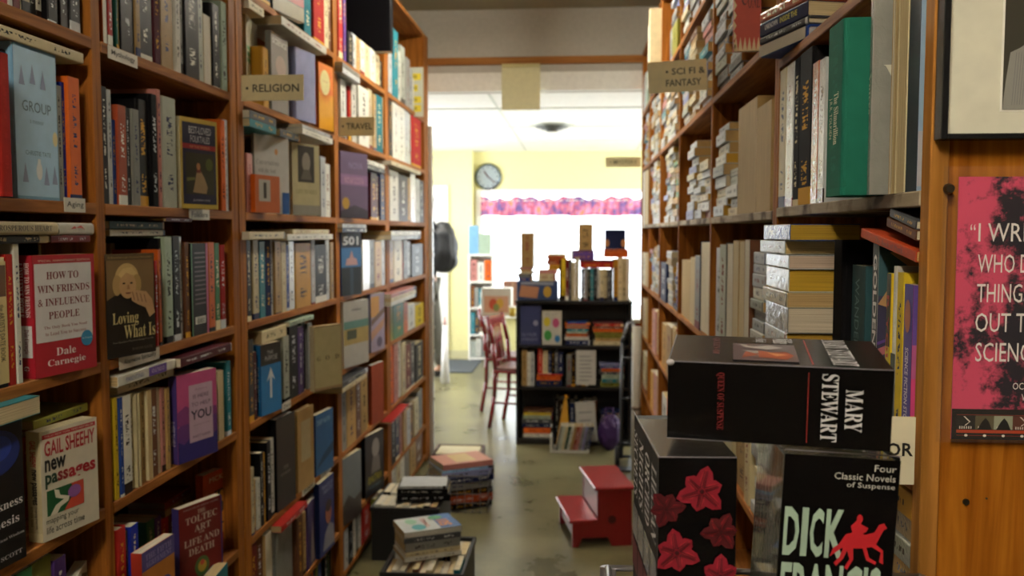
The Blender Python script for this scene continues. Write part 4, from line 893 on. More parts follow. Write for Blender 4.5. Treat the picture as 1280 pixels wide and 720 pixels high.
cr = faceout('B', 3, 366, 400, 188, .15, .014, 'cream', 'cream cover with a dark framed photograph at its top, third row', None, h=.235)
cr['faces'] = []; art(cr, lambda c, s, b: [c.rect(0, 1, 0, 1, 'b5ae88', 1), c.rect(.2, .8, .46, .97, '2c2a26', 2), c.disc(.5, .74, .15, .14, '8c887c', 3), c.poly([(.3, .5), (.7, .5), (.62, .64), (.4, .64)], '5c5850', 3), c.text('LIFE STORIES', .12, .88, .3, .36, '8c8664', True, 2), c.rect(0, 1, 0, .14, '8c8c84', 2)])
row('L', 'B', 3, '402 silverw@196 408.5 whitew@205 415')
row('L', 'C', 3, '309 blackk@300 315 dkred@303 318 creamk@300 326 tealk@302 333 navyk@300 341 silverw@300 345 tank@302 353 creamk@303 359 bluek@306 362.5 whitew@302 370 goldk@304 390 silverw@300 395 blackk@306 409 silverw@300 414 tank@303 418.5')
on_top('L', 311, 356, .022, 'cream', 'C', cell=LT('C', 3), proud=.02, hard=False); on_top('L', 359, 416, .022, 'white', 'C', cell=LT('C', 3), proud=.02, hard=False); on_top('L', 366, 412, .016, 'cream', 'C', cell=LT('C', 3), hard=True)
row('L', 'D', 3, '311 dkgreyk@425 319 maroon@440 323')
ar = faceout('D', 3, 327, 352, 432, .12, .024, 'blue', 'bright blue book with a white upward arrow, facing out in the third pine bay', None, h=.21)
ar['faces'] = []; art(ar, lambda c, s, b: [c.rect(0, 1, 0, 1, '16161a', 1), c.rect(0, 1, 0, .70, '1f78b8', 2), c.poly([(.42, .22), (.52, .22), (.52, .52), (.68, .46), (.47, .66), (.26, .46), (.42, .52)], 'd8dce0', 3), c.text('THE', .3, .6, .85, .90, 'b8b8bc', lv=3), c.text('PURPOSE', .2, .8, .76, .83, 'b8b8bc', lv=3), s.rect(0, 1, .0, 1, '1c6aa4', 1), s.text('THE PURPOSE', .3, .8, .3, .7, 'd0dce4', lv=2)])
row('L', 'D', 3, '355 palegreyhk@420 363 blackk@406 374 purplek@408 381 black@404 386 greyk@404 391')
on_top('L', 327, 358, .040, 'cream', 'D', cell=LT('D', 3), hard=False, proud=.0, w=.1)
od = faceout('D', 3, 393, 428, 416, .135, .02, 'cream', 'cream cover bearing the spaced letters O and D, facing out', None, h=.222, proud=.035)
od['faces'] = []; art(od, lambda c, s, b: [c.rect(0, 1, 0, 1, '9c8464', 1), c.rect(.02, .97, .04, .98, 'b3aa82', 2), c.text('G', .1, .24, .46, .53, '5c5436', True, 3), c.text('O', .40, .54, .46, .53, '3c3624', True, 3), c.text('D', .74, .88, .46, .53, '3c3624', True, 3)])
on_top('L', 362, 392, .016, 'palegreen', 'D', cell=LT('D', 3), proud=.01)
row('L', 'E', 3, '311 redk@590 314 creamk@585 320 gold@600 323 whitek@598 327.5 black@566 332 gold@566 335 blackk@552 341 whiteh@548 346')
bw = faceout('E', 3, 347, 370, 558, .15, .03, 'black', 'large black hardback with white edges, facing out in the sixth row', None, h=.29, hard=True, pages='e6e4dc')
bw['faces'] = []; art(bw, lambda c, s, b: [c.rect(0, 1, 0, 1, '28201e', 1), c.text('THE BOOK', .35, .6, .42, .46, '8c8480', True, 2), c.text('OF PSALMS', .2, .7, .36, .39, '8c8480', True, 2)])
tn = faceout('E', 3, 373, 393, 542, .14, .02, 'tan', 'tan hardback with a paler label panel beside the large black hardback', None, h=.275, hard=True)
tn['faces'] = []; art(tn, lambda c, s, b: [c.rect(.2, .8, .35, .85, 'b0a27c', 2)])
bl = faceout('E', 3, 395, 417, 558, .155, .02, 'blue', 'deep blue seascape paperback, sixth row, next to the fourth pine post', None, h=.22)
bl['faces'] = []; art(bl, lambda c, s, b: [c.rect(0, 1, 0, 1, '1f5a8c', 1, m=mat('sea_print', '1f5a8c', .4, bscale=30)), c.text('DEEP FAITH', .1, .8, .82, .9, 'a8c4d8', lv=2), c.poly([(0, .1), (1, .3), (1, .45), (.4, .3)], '123a5c', 2)])
row('L', 'E', 3, '374 red@530 384 orange@528 392 silver@510 402 maroon@510 414', push=.14, w0=.10, cellname='back of the sixth row in the third pine bay')
row('L', 'F', 3, '316 dkred@670 325 brown@668 334 tanf@666 342 grey@664 346')
gj = faceout('F', 3, 348, 366, 664, .15, .03, 'grey', 'grey jacketed book with pale script, facing out low in the seventh row', None, h=.25, hard=True); gj['wrap'] = True
row('L', 'F', 3, '372 brownk@645 380 tan@640 384')
pu = faceout('F', 3, 385, 397, 640, .14, .02, 'purple', 'purple book with a pale spire, seventh row beside the blue portrait book', None, h=.23)
pu['faces'] = []; art(pu, lambda c, s, b: [c.rect(0, 1, 0, 1, '3c2c5c', 1), c.poly([(.3, .05), (.7, .05), (.6, .4), (.5, .75), (.4, .4)], '8c7c74', 2)])
mp_ = faceout('F', 3, 400, 418, 612, .16, .022, 'navy', 'blue cover with a portrait and pale title, low in the seventh row', None, h=.28, proud=.01)
mp_['faces'] = []; art(mp_, lambda c, s, b: [c.rect(0, 1, 0, 1, '232f6c', 1), c.text('PEACE IS', .2, .9, .88, .93, 'a8b4d8', lv=2), c.text('EVERY STEP', .3, .9, .81, .86, 'a8b4d8', lv=2), c.disc(.6, .52, .2, .15, 'a8684c', 3, n=24), c.disc(.6, .62, .21, .08, '2c1c18', 4, n=20), c.poly([(.2, .05), (1, .05), (.95, .3), (.65, .38), (.35, .28)], '8c8c94', 3), c.disc(.54, .54, .025, .01, '2c1c18', 5), c.disc(.68, .54, .025, .01, '2c1c18', 5), c.poly([(.55, .45), (.66, .45), (.6, .43)], '6c2c24', 5)])
on_top('L', 352, 384, .03, 'red', 'F', cell=LT('F', 3), proud=.03, hard=True); on_top('L', 356, 392, .02, 'white', 'F', cell=LT('F', 3), proud=.05)
auto('L', 'G', 3, 312, 417, MIX)
# bay 4 ------------------------------------------------------
row('L', 'AA', 4, '427 redh#29 432 purple#29 435 black#13 442 silver#14 447 tan#14 452 white#14 457 cream#14 463 white#14 470 cream#14 476 black#13 481')
row('L', 'A', 4, '427 whitek@100 433 silver@104 437 redk@108 440 whitek@106 446 dkgreen@112 449 whitehk@110 462 cream@112 467 tank@118 471 tealk@120 479 tan@122 481')
ps = faceout('B', 4, 426, 460, 200, .20, .02, 'purple', 'purple sunset cover with an orange seal, third row of the fourth pine bay', None, h=.26, hard=False)
ps['faces'] = []; art(ps, lambda c, s, b: [c.rect(0, 1, 0, 1, '5a4a68', 1, m=mat('dusk_print', '5c4c6c', .5, bscale=14)), c.rect(0, 1, .5, .66, '7c5c84', 2), c.text('NOVA SCOTIA', .15, .85, .52, .62, 'b08ca0', lv=3), c.disc(.18, .22, .13, .09, 'a8862c', 3), c.poly([(0, 0), (1, 0), (1, .12), (.5, .2), (0, .1)], '2c2838', 2), c.text('NOVA', .3, .8, .75, .85, '7c7094', lv=3)])
row('L', 'B', 4, '464 maroonhk@216 472 marooon@220 476 navyk@218 481.5'.replace('marooon', 'maroon'))
a501 = faceout('C', 4, 427, 452, 298, .155, .022, 'blue', 'dark blue cover with a large number 501 above a domed palace, facing out', None, h=.25)
a501['faces'] = []; art(a501, lambda c, s, b: [c.rect(0, 1, 0, 1, '1c2c40', 1), c.rect(0, 1, .45, .76, '3c78b4', 2), c.rect(0, 1, 0, .45, '1c2c38', 2), c.text('501', .08, .85, .80, .94, 'd8e0e8', lv=3, bold=.03), c.poly([(.2, .48), (.8, .48), (.75, .58), (.6, .6), (.5, .72), (.4, .6), (.25, .58)], 'c09ca0', 3), c.rect(.42, .58, .02, .44, '344a60', 3)])
row('L', 'C', 4, '454 whitewk@300 463 greyk@300 469 tank@302 478 silver@300 482')
wp = faceout('D', 4, 430, 461, 400, .21, .02, 'white', 'white cover with a wide green and tan picture band, fifth row', None, h=.27)
wp['faces'] = []; art(wp, lambda c, s, b: [c.rect(0, 1, 0, 1, 'a9a9a4', 1), c.rect(0, 1, .34, .70, 'a38f52', 2), c.rect(0, 1, .58, .70, '4c7a74', 3), c.rect(.12, .5, .42, .56, '3c4430', 3), c.text('Andalusia', .3, .7, .85, .89, '2c2c2c', True, 2)])
orp = faceout('D', 4, 464, 481, 385, .17, .02, 'lavender', 'orange and violet patterned cover, fifth row of the fourth pine bay', None, h=.27)
orp['faces'] = []; art(orp, lambda c, s, b: [c.rect(0, 1, 0, 1, '8c8098', 1), c.rect(0, .6, .6, .95, 'b8842c', 2), c.poly([(0, .45), (1, .65), (1, .75), (0, .55)], '5c3c2c', 3), c.disc(.6, .15, .2, .09, '3c2c4c', 3), c.poly([(0, .2), (.9, .4), (1, .55), (0, .35)], 'a87858', 2)])
on_top('L', 430, 462, .03, 'white navy', 'D', cell=LT('D', 4), proud=.03, hard=True); on_top('L', 464, 481, .02, 'silver', 'D', cell=LT('D', 4), proud=.03)
row('L', 'E', 4, '427 greyk#26 434 tanhk#26 446 brown#26 452 tanhk#27 461 dkbrown#26 464')
orb = faceout('E', 4, 465, 480, 470, .15, .02, 'rust', 'rust and orange cover facing out in the sixth row by the far post', None, h=.27)
on_top('L', 428, 460, .018, 'cream dkgrey', 'E', cell=LT('E', 4), proud=.04)
gl = faceout('F', 4, 429, 452, 590, .19, .02, 'grey', 'grey landscape cover with a dark ridge, seventh row of the fourth pine bay', None, h=.27)
gl['faces'] = []; art(gl, lambda c, s, b: [c.rect(0, 1, 0, 1, '6c7478', 1), c.poly([(0, 0), (1, 0), (1, .35), (.6, .3), (.3, .42), (0, .3)], '3a322e', 2)])
bk = faceout('F', 4, 457, 480, 552, .2, .02, 'black', 'black cover with a grey figure and yellow title, seventh row', None, h=.28)
bk['faces'] = []; art(bk, lambda c, s, b: [c.rect(0, 1, 0, 1, '181818', 1), c.disc(.55, .75, .2, .16, '8c8884', 2, n=20), c.poly([(.3, .35), (.8, .35), (.75, .6), (.4, .62)], '6c6866', 2), c.text('BHUTAN', .15, .85, .2, .32, 'b0a428', lv=3), c.text('A JOURNEY', .2, .8, .1, .15, '4c7c98', lv=3)])
on_top('L', 430, 450, .02, 'silver', 'F', cell=LT('F', 4), proud=.05)
row('L', 'G', 4, '427 dkgrey 432 silverk 437 blackk 442 white 446 grey 450 white 454 redhk#25 464 brown 468')
yg = faceout('G', 4, 469, 480, 0, .15, .02, 'olive', 'yellow-green book facing out on the bottom row behind the boxed stacks', None, h=.24, proud=.02)
on_top('L', 428, 450, .02, 'silver grey', 'A', cell=LT('A', 4), proud=.03, hard=True); on_top('L', 452, 481, .02, 'dkgrey white', 'B', cell=LT('B', 4), proud=.03, hard=True); on_top('L', 428, 458, .018, 'navy silver', 'C', cell=LT('C', 4), proud=.02, hard=True); on_top('L', 460, 481, .018, 'tan white', 'C', cell=LT('C', 4), proud=.03)
on_top('L', 312, 345, .022, 'teal dkgrey', 'B', cell=LT('B', 3), proud=.02, hard=True); on_top('L', 350, 375, .022, 'dkgrey', 'B', cell=LT('B', 3), proud=.02); on_top('L', 378, 416, .022, 'white silver', 'B', cell=LT('B', 3), proud=.04, hard=True)
# bay 5 ------------------------------------------------------
row('L', 'AA', 5, '489 silver#30 493 tealh#34 499 white#26 503 palegrey#30 508 grey#26 513 silver 518 white 524 grey 529')
row('L', 'A', 5, '488 black@124 492 whitewk@122 499 whitewk@126 506 silverwk@130 512 palegrey@134 515.5 redhk@142 527')
row('L', 'B', 5, '488 whitek@214 499 dkbrownk@220 511 gold@222 514 whitewk@218 520 whitew@224 525 black@226 530')
row('L', 'C', 5, '488 tank@300 493 creamk@300 503 red@302 506 grey@300 511 silver@302 515 blackhk@305 529')
row('L', 'D', 5, '489 olivek@378 492 greenk@376 505 orangek@378 510 whitek@380 519 yellowk@380 530'); on_top('L', 489, 520, .018, 'white cream pink', 'D', cell=LT('D', 5), proud=.05, hard=False)
row('L', 'E', 5, '489 orange@430 494 pink@430 499 white@425 504 cream@428 509 dkred@430 515 dkgrey@428 521 black@428 530'); on_top('L', 489, 512, .02, 'palegreen grey', 'E', cell=LT('E', 5), proud=.06, hard=True)
row('L', 'F', 5, '489 blackk@515 495 navyk@512 500 pink@515 505 tan@512 509 silver@512 514 brown 519 cream 524 grey 530'); on_top('L', 489, 512, .02, 'red', 'F', cell=LT('F', 5), proud=.05)
row('L', 'G', 5, '489 white 493 white 497 cream 502 white 507 grey 513 tan 520 brown 529')
# dark binder high on the left
f_ = [XL-.13, XL+.075, 3.98, 4.04]
zb_ = rest_z(f_, LZ['AA'], 2.3)
bd = add_book((XL+.075, 4.01, zb_+.0005), 0, .205, .318, .055, 'black', LT('AA', 4), hard=True, label='big black binder standing high on short books at the top row of the fourth bay', keep=True)
bd['plain'] = True
on_top('L', 489, 520, .02, 'white silver', 'A', cell=LT('A', 5), proud=.03, hard=True); on_top('L', 489, 526, .02, 'cream dkgrey', 'B', cell=LT('B', 5), proud=.03); on_top('L', 489, 526, .02, 'silver white', 'C', cell=LT('C', 5), proud=.03, hard=True); on_top('L', 446, 481, .022, 'dkgrey brown', 'AA', cell='lying on the '+LT('AA', 4), proud=.02)
# ------------------------------------------------------------ right case
random.seed(23)
RB = 'near paperback bay by the orange panel'
def rrow(k, near, spec, cell, push=0., **kw):
    s = spec.split(); us = s[0::2][::-1]; cs = s[1::2][::-1]; q = []
    for i, u in enumerate(us):
        q.append(u)
        if i < len(cs): q.append(cs[i])
    return row('R', k, 0, ' '.join(q), push, cellname=cell, Z=RZn if near else RZf, **kw)
RN = {'A': 'upper shelf', 'B': 'grey-edged middle shelf', 'C': 'lower shelf', 'D': 'second lowest shelf', 'T': 'top shelf'}
# middle shelf, near bay (from the panel inwards)
c = 'grey-edged shelf by the framed portrait'
rr = rrow('B', 1, '1143 navyhwk#28 1129', c)
def plast(c_, s, b):
    c_.rect(0, 1, .0, 1, '2c3a4c', 1, m=mat('misty_cover_print', '8ca6c0', .3, bscale=18)); c_.rect(0, .7, .02, .26, 'a9a9b0', 3); c_.polys([[(.06, y), (.6, y), (.6, y+.006), (.06, y+.006)] for y in (.05, .09, .13, .17, .21)], '55555c', 4)
    s.rect(0, 1, 0, 1, '24303c', 1)
    b.rect(0, 1, 0, 1, '2c3a4c', 1, m=mat('misty_cover_print', '8ca6c0', .3, bscale=18)); b.rect(.3, 1, .02, .26, 'a9a9b0', 3); b.polys([[(.4, y), (.94, y), (.94, y+.006), (.4, y+.006)] for y in (.05, .09, .13, .17, .21)], '55555c', 4)
    s.rect(0, .06, 0, 1, '7c1c2c', 2)
art(rr[0], plast); rr[0]['label'] = 'misty blue jacketed hardback in clear wrap, right beside the framed portrait'
rr = rrow('B', 1, '1128.5 creamfk#27 1117 creamfk#265 1112 tanfk#26 1108.5'.replace('265', '26'), c)
rr = [add_book((.36, 1.1415, RZn['B']+.0003), math.pi, .14, .25, .010, 'grey', c, hard=False, wrap=True, keep=True)]; rr[0]['label'] = 'grey paperback in curled clear wrap between the green hardback and tan page edges'
art(rr[0], lambda c_, s, b: [c_.text('Voices', .1, .8, .56, .64, 'c4c4b4', True, 2), s.text('Voices', .4, .6, .2, .8, 'c4c4b4', True, 2)])
# tall green hardback standing proud
gx = XR-.05; ya, yb_ = 1.153, 1.226
g = add_book((gx, (ya+yb_)/2, RZn['B']+.0003), math.pi, .17, Zat(22, gx, ya)-RZn['B'], yb_-ya, 'dkgreen', c, hard=True, label='tall faded green cloth hardback, The Silmarillion in small gilt letters', keep=True)
g['c'] = lin('1f6a58'); g['plain'] = True; g['matte'] = True
g['faces'] = []; art(g, lambda c_, s, b: [s.text('The Silmarillion', .40, .70, .50, .78, 'b9c4a4', True, 2), s.text('J.R.R. TOLKIEN', .42, .66, .2, .40, 'a9b894', False, 2)]); g['label'] = 'tall faded green cloth hardback with a small gilt title, standing proud on the middle shelf'
rr = rrow('B', 1, '1028 silverwk@74 1020 rustwk@78 1012 blackhk@60 996 blackhk@64 988 silverwk@70 979 creamk@82 969', c)
# middle shelf, far bays
c2 = 'middle shelf of the far paperback case'
rrow('B', 0, '962 tanfpk@130 944 tanfpk@129 921', c2)
SI = [0]
def rstack(u_near, k, cols, near=False, L=.176, w=.108, cell=None, top=None, proud=0., t=(.020, .032), wrap=.55, jig=.012, pages='d2b078 c9a468 d8c8a0 d0a030 cdbfa0'):
    Z = RZn if near else RZf; z = Z[k]; cap = Z[Rorder[Rorder.index(k)+1]]-.022
    y0_ = Yat(u_near, XR, z)
    for _ in range(2):
        for p_, q_ in PANELS['R']:
            if proud < .04 and p_-.001 < y0_+L+.01 and q_+.001 > y0_: y0_ = q_+.002 if (y0_-p_ > -L*.6) else p_-L-.011
    if k == 'T': cap = 2.47
    y = y0_; n = 0; cols = cols.split(); ztop = cap if top is None else min(cap, Zat(top, XR, y)); SI[0] += 1
    cell = cell or f'{NUM[(SI[0]-1) % 40]} flat stack of the right case'
    while True:
        tt = random.uniform(*t)
        if z+tt > ztop+.004: break
        dx, dy = random.uniform(-jig, jig/2), random.uniform(0, .006)
        add_book((XR+dx+.012-proud, y+dy, z+tt/2+.0003), math.pi+random.uniform(-.012, .012), w, L+random.uniform(-.004, .003), tt-.0006, cols[n % len(cols)] if n < len(cols) else random.choice(cols),
                 cell, lie=True, hard=False, pages=random.choice(pages.split()), wrap=random.random() < wrap, stackn=True)
        z += tt; n += 1
PB = 'silver palegrey white cream silver grey white tan'
PBC = 'silver white palegrey cream lavender silver teal navy pink'
C_ = 'cream silver white palegrey'
rstack(919, 'B', C_, top=196); rstack(903, 'B', 'silver white cream silver grey', top=150)
for u, tp, cs in ((884, 188, 'pink white cream silver cream'), (875, 205, 'silver white cream silver'), (866, 168, 'lavender silver white silver white cream'), (846, 196, 'dkred tan green gold green'), (839, 180, PB), (834, 176, PBC), (822.5, 205, PB), (819, 190, PB), (816, 198, PBC)):
    rstack(u, 'B', cs, top=tp, w=.105)
rrow('B', 0, '809 tanf@196 805 tanf@200 802.5', c2)
# upper shelf near bay : big flat books jutting out
def lie_rect(u_near, L, z, t, col, w=.2, proud=.03, cell='upper shelf by the framed portrait', label=None, pages=None, hard=True, rot=0, fn=None, wrap=False, keep=True):
    X = XR+.005; y = 1.56; rot = .26; L = .178
    if z > RZn['A']+.09: rot = .1; y = 1.50; X = .42; L = .12
    b = add_book((X, y, z+t/2+.0003), math.pi+rot, min(w, RD-.015+proud), L, t-.0004, col, cell, lie=True, hard=hard, label=label, pages=pages, wrap=wrap, keep=keep)
    if fn: art(b, fn)
    return b
zA = RZn['A']
lie_rect(1004, .30, zA, .024, 'blue', proud=.055, label='wide flat hardback with blue edges and pale spine, lowest on the upper shelf', fn=lambda c, s, b: [s.rect(0, .97, .04, .9, 'a9a396', 2)], pages='b8bcc4')
lie_rect(1000, .27, zA+.024, .014, 'dkgrey', proud=.05, label='thin dark grey flat book above the blue edged hardback')
lie_rect(985, .27, zA+.038, .026, 'navy', proud=.055, label='navy flat paperback with yellow and white spine lettering, upper shelf', hard=False, fn=lambda c, s, b: [s.text('INSIDE THE', .45, .80, .35, .75, 'b9b23a', lv=2, bold=.02), s.text('UNKNOWN', .12, .4, .35, .75, 'c9ccd0', lv=2, bold=.02)])
lie_rect(985, .27, zA+.064, .022, 'rust', proud=.05, wrap=True, label='rust-red flat book in clear wrap on top of the navy paperback')
lie_rect(1030, .16, zA+.0922, .03, 'white', proud=.03, hard=False, w=.12, label='white flat book highest of the pile by the green hardback')
# red notice-like cover facing out, and stacks with brown page blocks
def rface(u0, u1, v0, v1, Y, t, col, label, fn, cell='upper shelf of the far paperback case', hard=False, z=None, keep=True):
    z = Zat(v1, XR, Y) if z is None else z
    x0, x1 = Xat(u0, Y, z), Xat(u1, Y, z); h = Zat(v0, XR, Y)-z
    b = add_book((x0, Y+t/2, z+.0005), math.pi, x1-x0, h, t, col, cell, hard=hard, label=label, keep=keep)
    b['B'] = basis(math.pi); b['w'] = x1-x0
    # spine to the left: local -x runs to world +x, +y faces the viewer
    art(b, fn) if fn else None
    return b
Yr = Yat(948, XR)+.03
x0 = Xat(918, Yr, 1.9); 
red = add_book((x0, Yr+.008, RZf['A']+.0005), math.pi, .0+Xat(952, Yr, 1.9)-x0, .30, .014, 'red', 'upper shelf of the far paperback case', hard=False, label='red patterned cover with a cream zigzag border, facing out above the middle shelf', keep=True)
art(red, lambda c, s, b: [c.rect(0, 1, 0, 1, 'a8412f', 1, m=mat('red_mottled_print', 'ac3f2d', .5, bscale=60))]+[c.polys([[(i/6, .0), ((i+1)/6, .0), ((i+.5)/6, .10)] for i in range(6)]+[[(0, i/14), (0, (i+1)/14), (.1, (i+.5)/14)] for i in range(14)], 'c4b088', 2), c.text('C', .25, .5, .32, .47, '5c1c18', True, 3), c.text('ONE', .5, .95, .30, .42, '5c1c18', True, 3), c.text('HIST', .3, .95, .72, .86, '5c1c18', True, 3)])
BR = 'b07c38 a87030 b88848'
for u, cs in ((925, 'silver grey silver palegrey white dkgrey'), (905, 'silver grey palegrey silver dkgrey'), (884, PBC), (868, 'tan white cream brown'), (857, PBC), (842, PB), (836, PB), (829, PBC), (821, PB), (817, PB), (807, PBC)):
    rstack(u, 'A', cs, pages=BR if u > 900 else 'd2b078 c9a468 d8c8a0', w=.11)
for u, cs in ((925, PB), (905, PBC), (884, 'silver white grey silver'), (869, 'dkgrey silver grey'), (857, PBC), (843, 'lavender grey dkgrey silver')):
    rstack(u, 'T', cs, pages=BR, w=.11)
rrow('T', 0, '846 olive@30 840 grey@34 834', c2.replace('middle', 'top')); 
ta = add_book((XR-.055, Yat(826, XR, 2.2), RZf['T']+.001), math.pi, .12, .33, .05, 'cream', 'top shelf of the far paperback case', hard=False, label='tall cream book standing proud at the far top of the paperback case', keep=True); ta['plain'] = True
ta2 = add_book((XR-.04, Yat(820, XR, 2.2), RZf['T']+.001), math.pi, .14, .31, .05, 'white', 'top shelf of the far paperback case', hard=True, label='tall white book behind the cream one at the far top of the case', keep=True); ta2['plain'] = True
rrow('T', 0, '815 black#22 811', c2.replace('middle', 'top')); rrow('T', 0, '809 palegreen#20 806 silverw#22 803', c2.replace('middle', 'top'))
# lower shelf, near bay
c = 'lower shelf by the orange panel'
def coverart(fn): return fn
rr = rrow('C', 1, '1133.5 purplepk@356 1123 yellowpk@341 1114.5 whitek@333 1108.5 yellowpk@342 1102', c, w0=.13)
for b in rr:
    if b['cn'] == 'purple':
        b['label'] = 'purple spined paperback reading SCIENCE FICTION STORIES beside the orange panel'
        art(b, lambda c_, s, bk: [s.rect(0, 1, 0, 1, '4c4490', 1), s.rect(.82, 1, 0, 1, '5c8c3c', 2), s.text('SCIENCE FICTION STORIES', .34, .80, .3, .7, 'e0dce8', lv=3, bold=.02), s.disc(.17, .5, .09, .35, 'a86a4c', 3),
            bk.rect(0, 1, 0, .25, '6c4a2c', 1), c_.rect(0, 1, 0, 1, 'c8447c', 1), c_.rect(0, 1, 0, .3, 'd8862c', 2), c_.rect(0, 1, .68, 1, '5c4490', 2), c_.rect(0, 1, .5, .68, 'b0588c', 3)])
    elif b['cn'] == 'white': b['label'] = 'white and black paperback between two yellow spines beside the orange panel'; art(b, lambda c_, s, bk: [c_.rect(0, 1, 0, .4, '1c1c1c', 1), c_.rect(0, 1, .4, 1, 'a0a0a0', 1), s.rect(.45, 1, 0, 1, '2c3c3c', 1)])
yl = [b for b in rr if b['cn'] == 'yellow']; yl.sort(key=lambda b: b['u'])
yl[0]['label'] = 'black and yellow thin paperback with capital letters down its spine, beside the art covered book'
art(yl[0], lambda c_, s, bk: [s.rect(0, .4, .1, .9, '2c2c20', 1), s.rect(.4, .9, .1, .9, 'c8b82c', 1), s.text('R YOU 93', .12, .7, .25, .75, 'b03c2c', lv=3, bold=.02)])
yl[1]['label'] = 'golden yellow paperback just behind the purple science fiction one'
gs = rrow('C', 1, '1091 whitepk@303 1084', c, w0=.13)[0]; gs['label'] = 'paperback with violet and tan striped art and a white lettered spine, lower shelf'
def gsart(c_, s, b):
    s.rect(0, 1, 0, 1, '2c3440', 1); s.text('GOLDEN STATE', .06, .86, .2, .85, 'd8d8d8', lv=2, bold=.03)
    c_.rect(0, 1, 0, 1, '33314c', 1); c_.rect(0, 1, .74, 1, '2c4c54', 2)
    c_.polys([[(0, y), (1, y+.22), (1, y+.27), (0, y+.04)] for y in (.08, .2, .32, .44)], 'a8646c', 3); c_.polys([[(0, y), (1, y+.2), (1, y+.215), (0, y+.015)] for y in (.15, .27, .39, .5)], '5c3c8c', 4)
    c_.polys([[(.1, .6), (1, .86), (1, .93), (.1, .68)], [(.1, .95), (.8, .7), (1, .72), (.3, .98)], [(.0, .7), (.5, .62), (.6, .7), (.1, .78)]], 'b0885c', 4)
art(gs, gsart)
wd = rrow('C', 1, '1076 tealpk@332 1059', c, push=.01, w0=.13)[0]; wd['c'] = lin('2b4a50'); wd['plain'] = True; wd['label'] = 'worn teal and mustard paperback behind the black binder, faint capital letters'; art(wd, lambda c_, s, b: [s.rect(.6, .98, 0, 1, '8c8040', 1), s.text('WANDERER', .08, .62, .3, .6, '5c7c84', lv=2), c_.rect(0, 1, 0, .35, '7c7434', 1)])
bb = rrow('C', 1, '1048 blackhk@300 1036', c, w0=.165)[0]; bb['plain'] = True; bb['label'] = 'tall plain black hardback between the paperback pile and the teal paperback'
STK = 'tan grey silver blue palegrey silver silver white grey silver'
random.seed(5)
z = RZn['C']; ys = Yat(985, XR-.05, 1.2); i = 0
PG = ['e0ddd0', 'b08a24', 'c8b8a0', 'b08a24', 'c9b690', 'c8b8a0', 'c89a20', 'd0bca0', 'cfae7c', 'b88e20', 'c9a060']
TT = [.029, .030, .026, .030, .040, .024, .036, .022, .022, .026]
while i < 10:
    tt = TT[i]*1.02; cs = ['silver', 'white', 'blue', 'silver', 'grey', 'cream', 'white', 'silver', 'palegrey', 'blue'][i]
    dy = [0, .01, 0, .012, .005, .004, .006, 0, .03, -.005][i]
    if z+tt > 1.425: break
    add_book((XR-.05+random.uniform(-.004, .004), ys+dy, z+tt/2), math.pi+random.uniform(-.02, .02), .108, .176, tt-.0006, cs, 'near flat paperback pile beside the tall black hardback', lie=True, hard=False, pages=['d0c4a8', 'a8821e', 'c4b494', 'a8821e', 'c8bca8', 'b89a68', 'b8921c', 'c4ae9c', 'b89c64', 'a8861c'][i], wrap=True, stackn=True, keep=True)
    z += tt; i += 1
rstack(951, 'C', 'grey silver cream white silver grey palegrey', top=306, cell='second flat paperback pile on the lower shelf', w=.108, wrap=.9, L=.13)
# orange and grey books lying across the tops
def tilted(p0, p1, w, t, col, label, fn=None, pages=None):
    a, b = Vector(p0), Vector(p1); z_ = (a-b).normalized(); L = (b-a).length        # local z from far to near end reversed
    z_ = (b-a).normalized(); x_ = Vector((-1, 0, 0)); y_ = z_.cross(x_); x_ = y_.cross(z_)
    B = Matrix((x_, y_, z_)).transposed()
    q = add_book(a+y_*(t/2 if y_.z > 0 else -t/2), 0, w, L, t, col, c, hard=False, label=label, keep=True, B=B, pages=pages, lie=True)
    if fn: art(q, fn)
    return q
def PXp(u, v, X):
    z = 1.4
    for _ in range(5):
        y = Yat(u, X, z); z = Zat(v, X, y)
    return Vector((X, y, z))
a = PXp(1144, 328, XR-.004); b_ = PXp(1076, 297, XR-.004)
tilted(a, b_, .12, .013, 'c8502c', 'orange-red thin paperback lying aslant over the science fiction books', lambda c_, s, b: s.text('The Book of Ptath', .3, .8, .25, .75, '7a3020', True, 2), 'c9a060')
a = PXp(1144, 301, XR-.001); b_ = PXp(1108, 283, XR-.001); tilted(a, b_, .11, .012, 'brown', 'dull brown paperback lying aslant between the orange one and the shelf above')
a = PXp(1144, 287, XR-.001); b_ = PXp(1112, 271, XR-.001); tilted(a, b_, .11, .010, 'dkgrey', 'dark speckled paperback highest of the slanting books under the grey shelf edge')
# lower shelf, far bays
c3 = 'lower shelf of the far paperback case'
rrow('C', 0, '934 brownfk@300 928 tanfk@302 921 tanfk@301 914 greyfk@304 905 palegreyk@306 897 silver@310 890', c3)
rrow('C', 0, '885 navyhfk@302 873 grey@320 867 palegreyf@322 861 tanf@326 849', c3)
rstack(846, 'C', 'navy purple navy silver', top=330); rstack(838, 'C', PB, top=315); rrow('C', 0, '832 navyk@328 825.5', c3); rstack(823, 'C', PB, top=306); rstack(819, 'C', PB, top=310); rstack(815, 'C', PBC, top=310)
rrow('C', 0, '809.5 tanf@318 806 cream@316 802', c3)
c4 = 'second lowest shelf of the far paperback case'
rrow('D', 0, '934 cream#20 928 tan#20 914 cream#21 905 tan#20 897 silver#20 890', c4)
rstack(960, 'D', PB)
rrow('D', 0, '885 red#20 873 tan#20 861 gold#20 850', c4); rrow('D', 0, '846 tanf#22 842 redf#23 838 tan#22 832 gold#20 826', c4); rrow('D', 0, '823 tan#23 819 pink#22 815 gold#20 812', c4); rrow('D', 0, '809.5 tan#22 806 cream#22 802', c4)
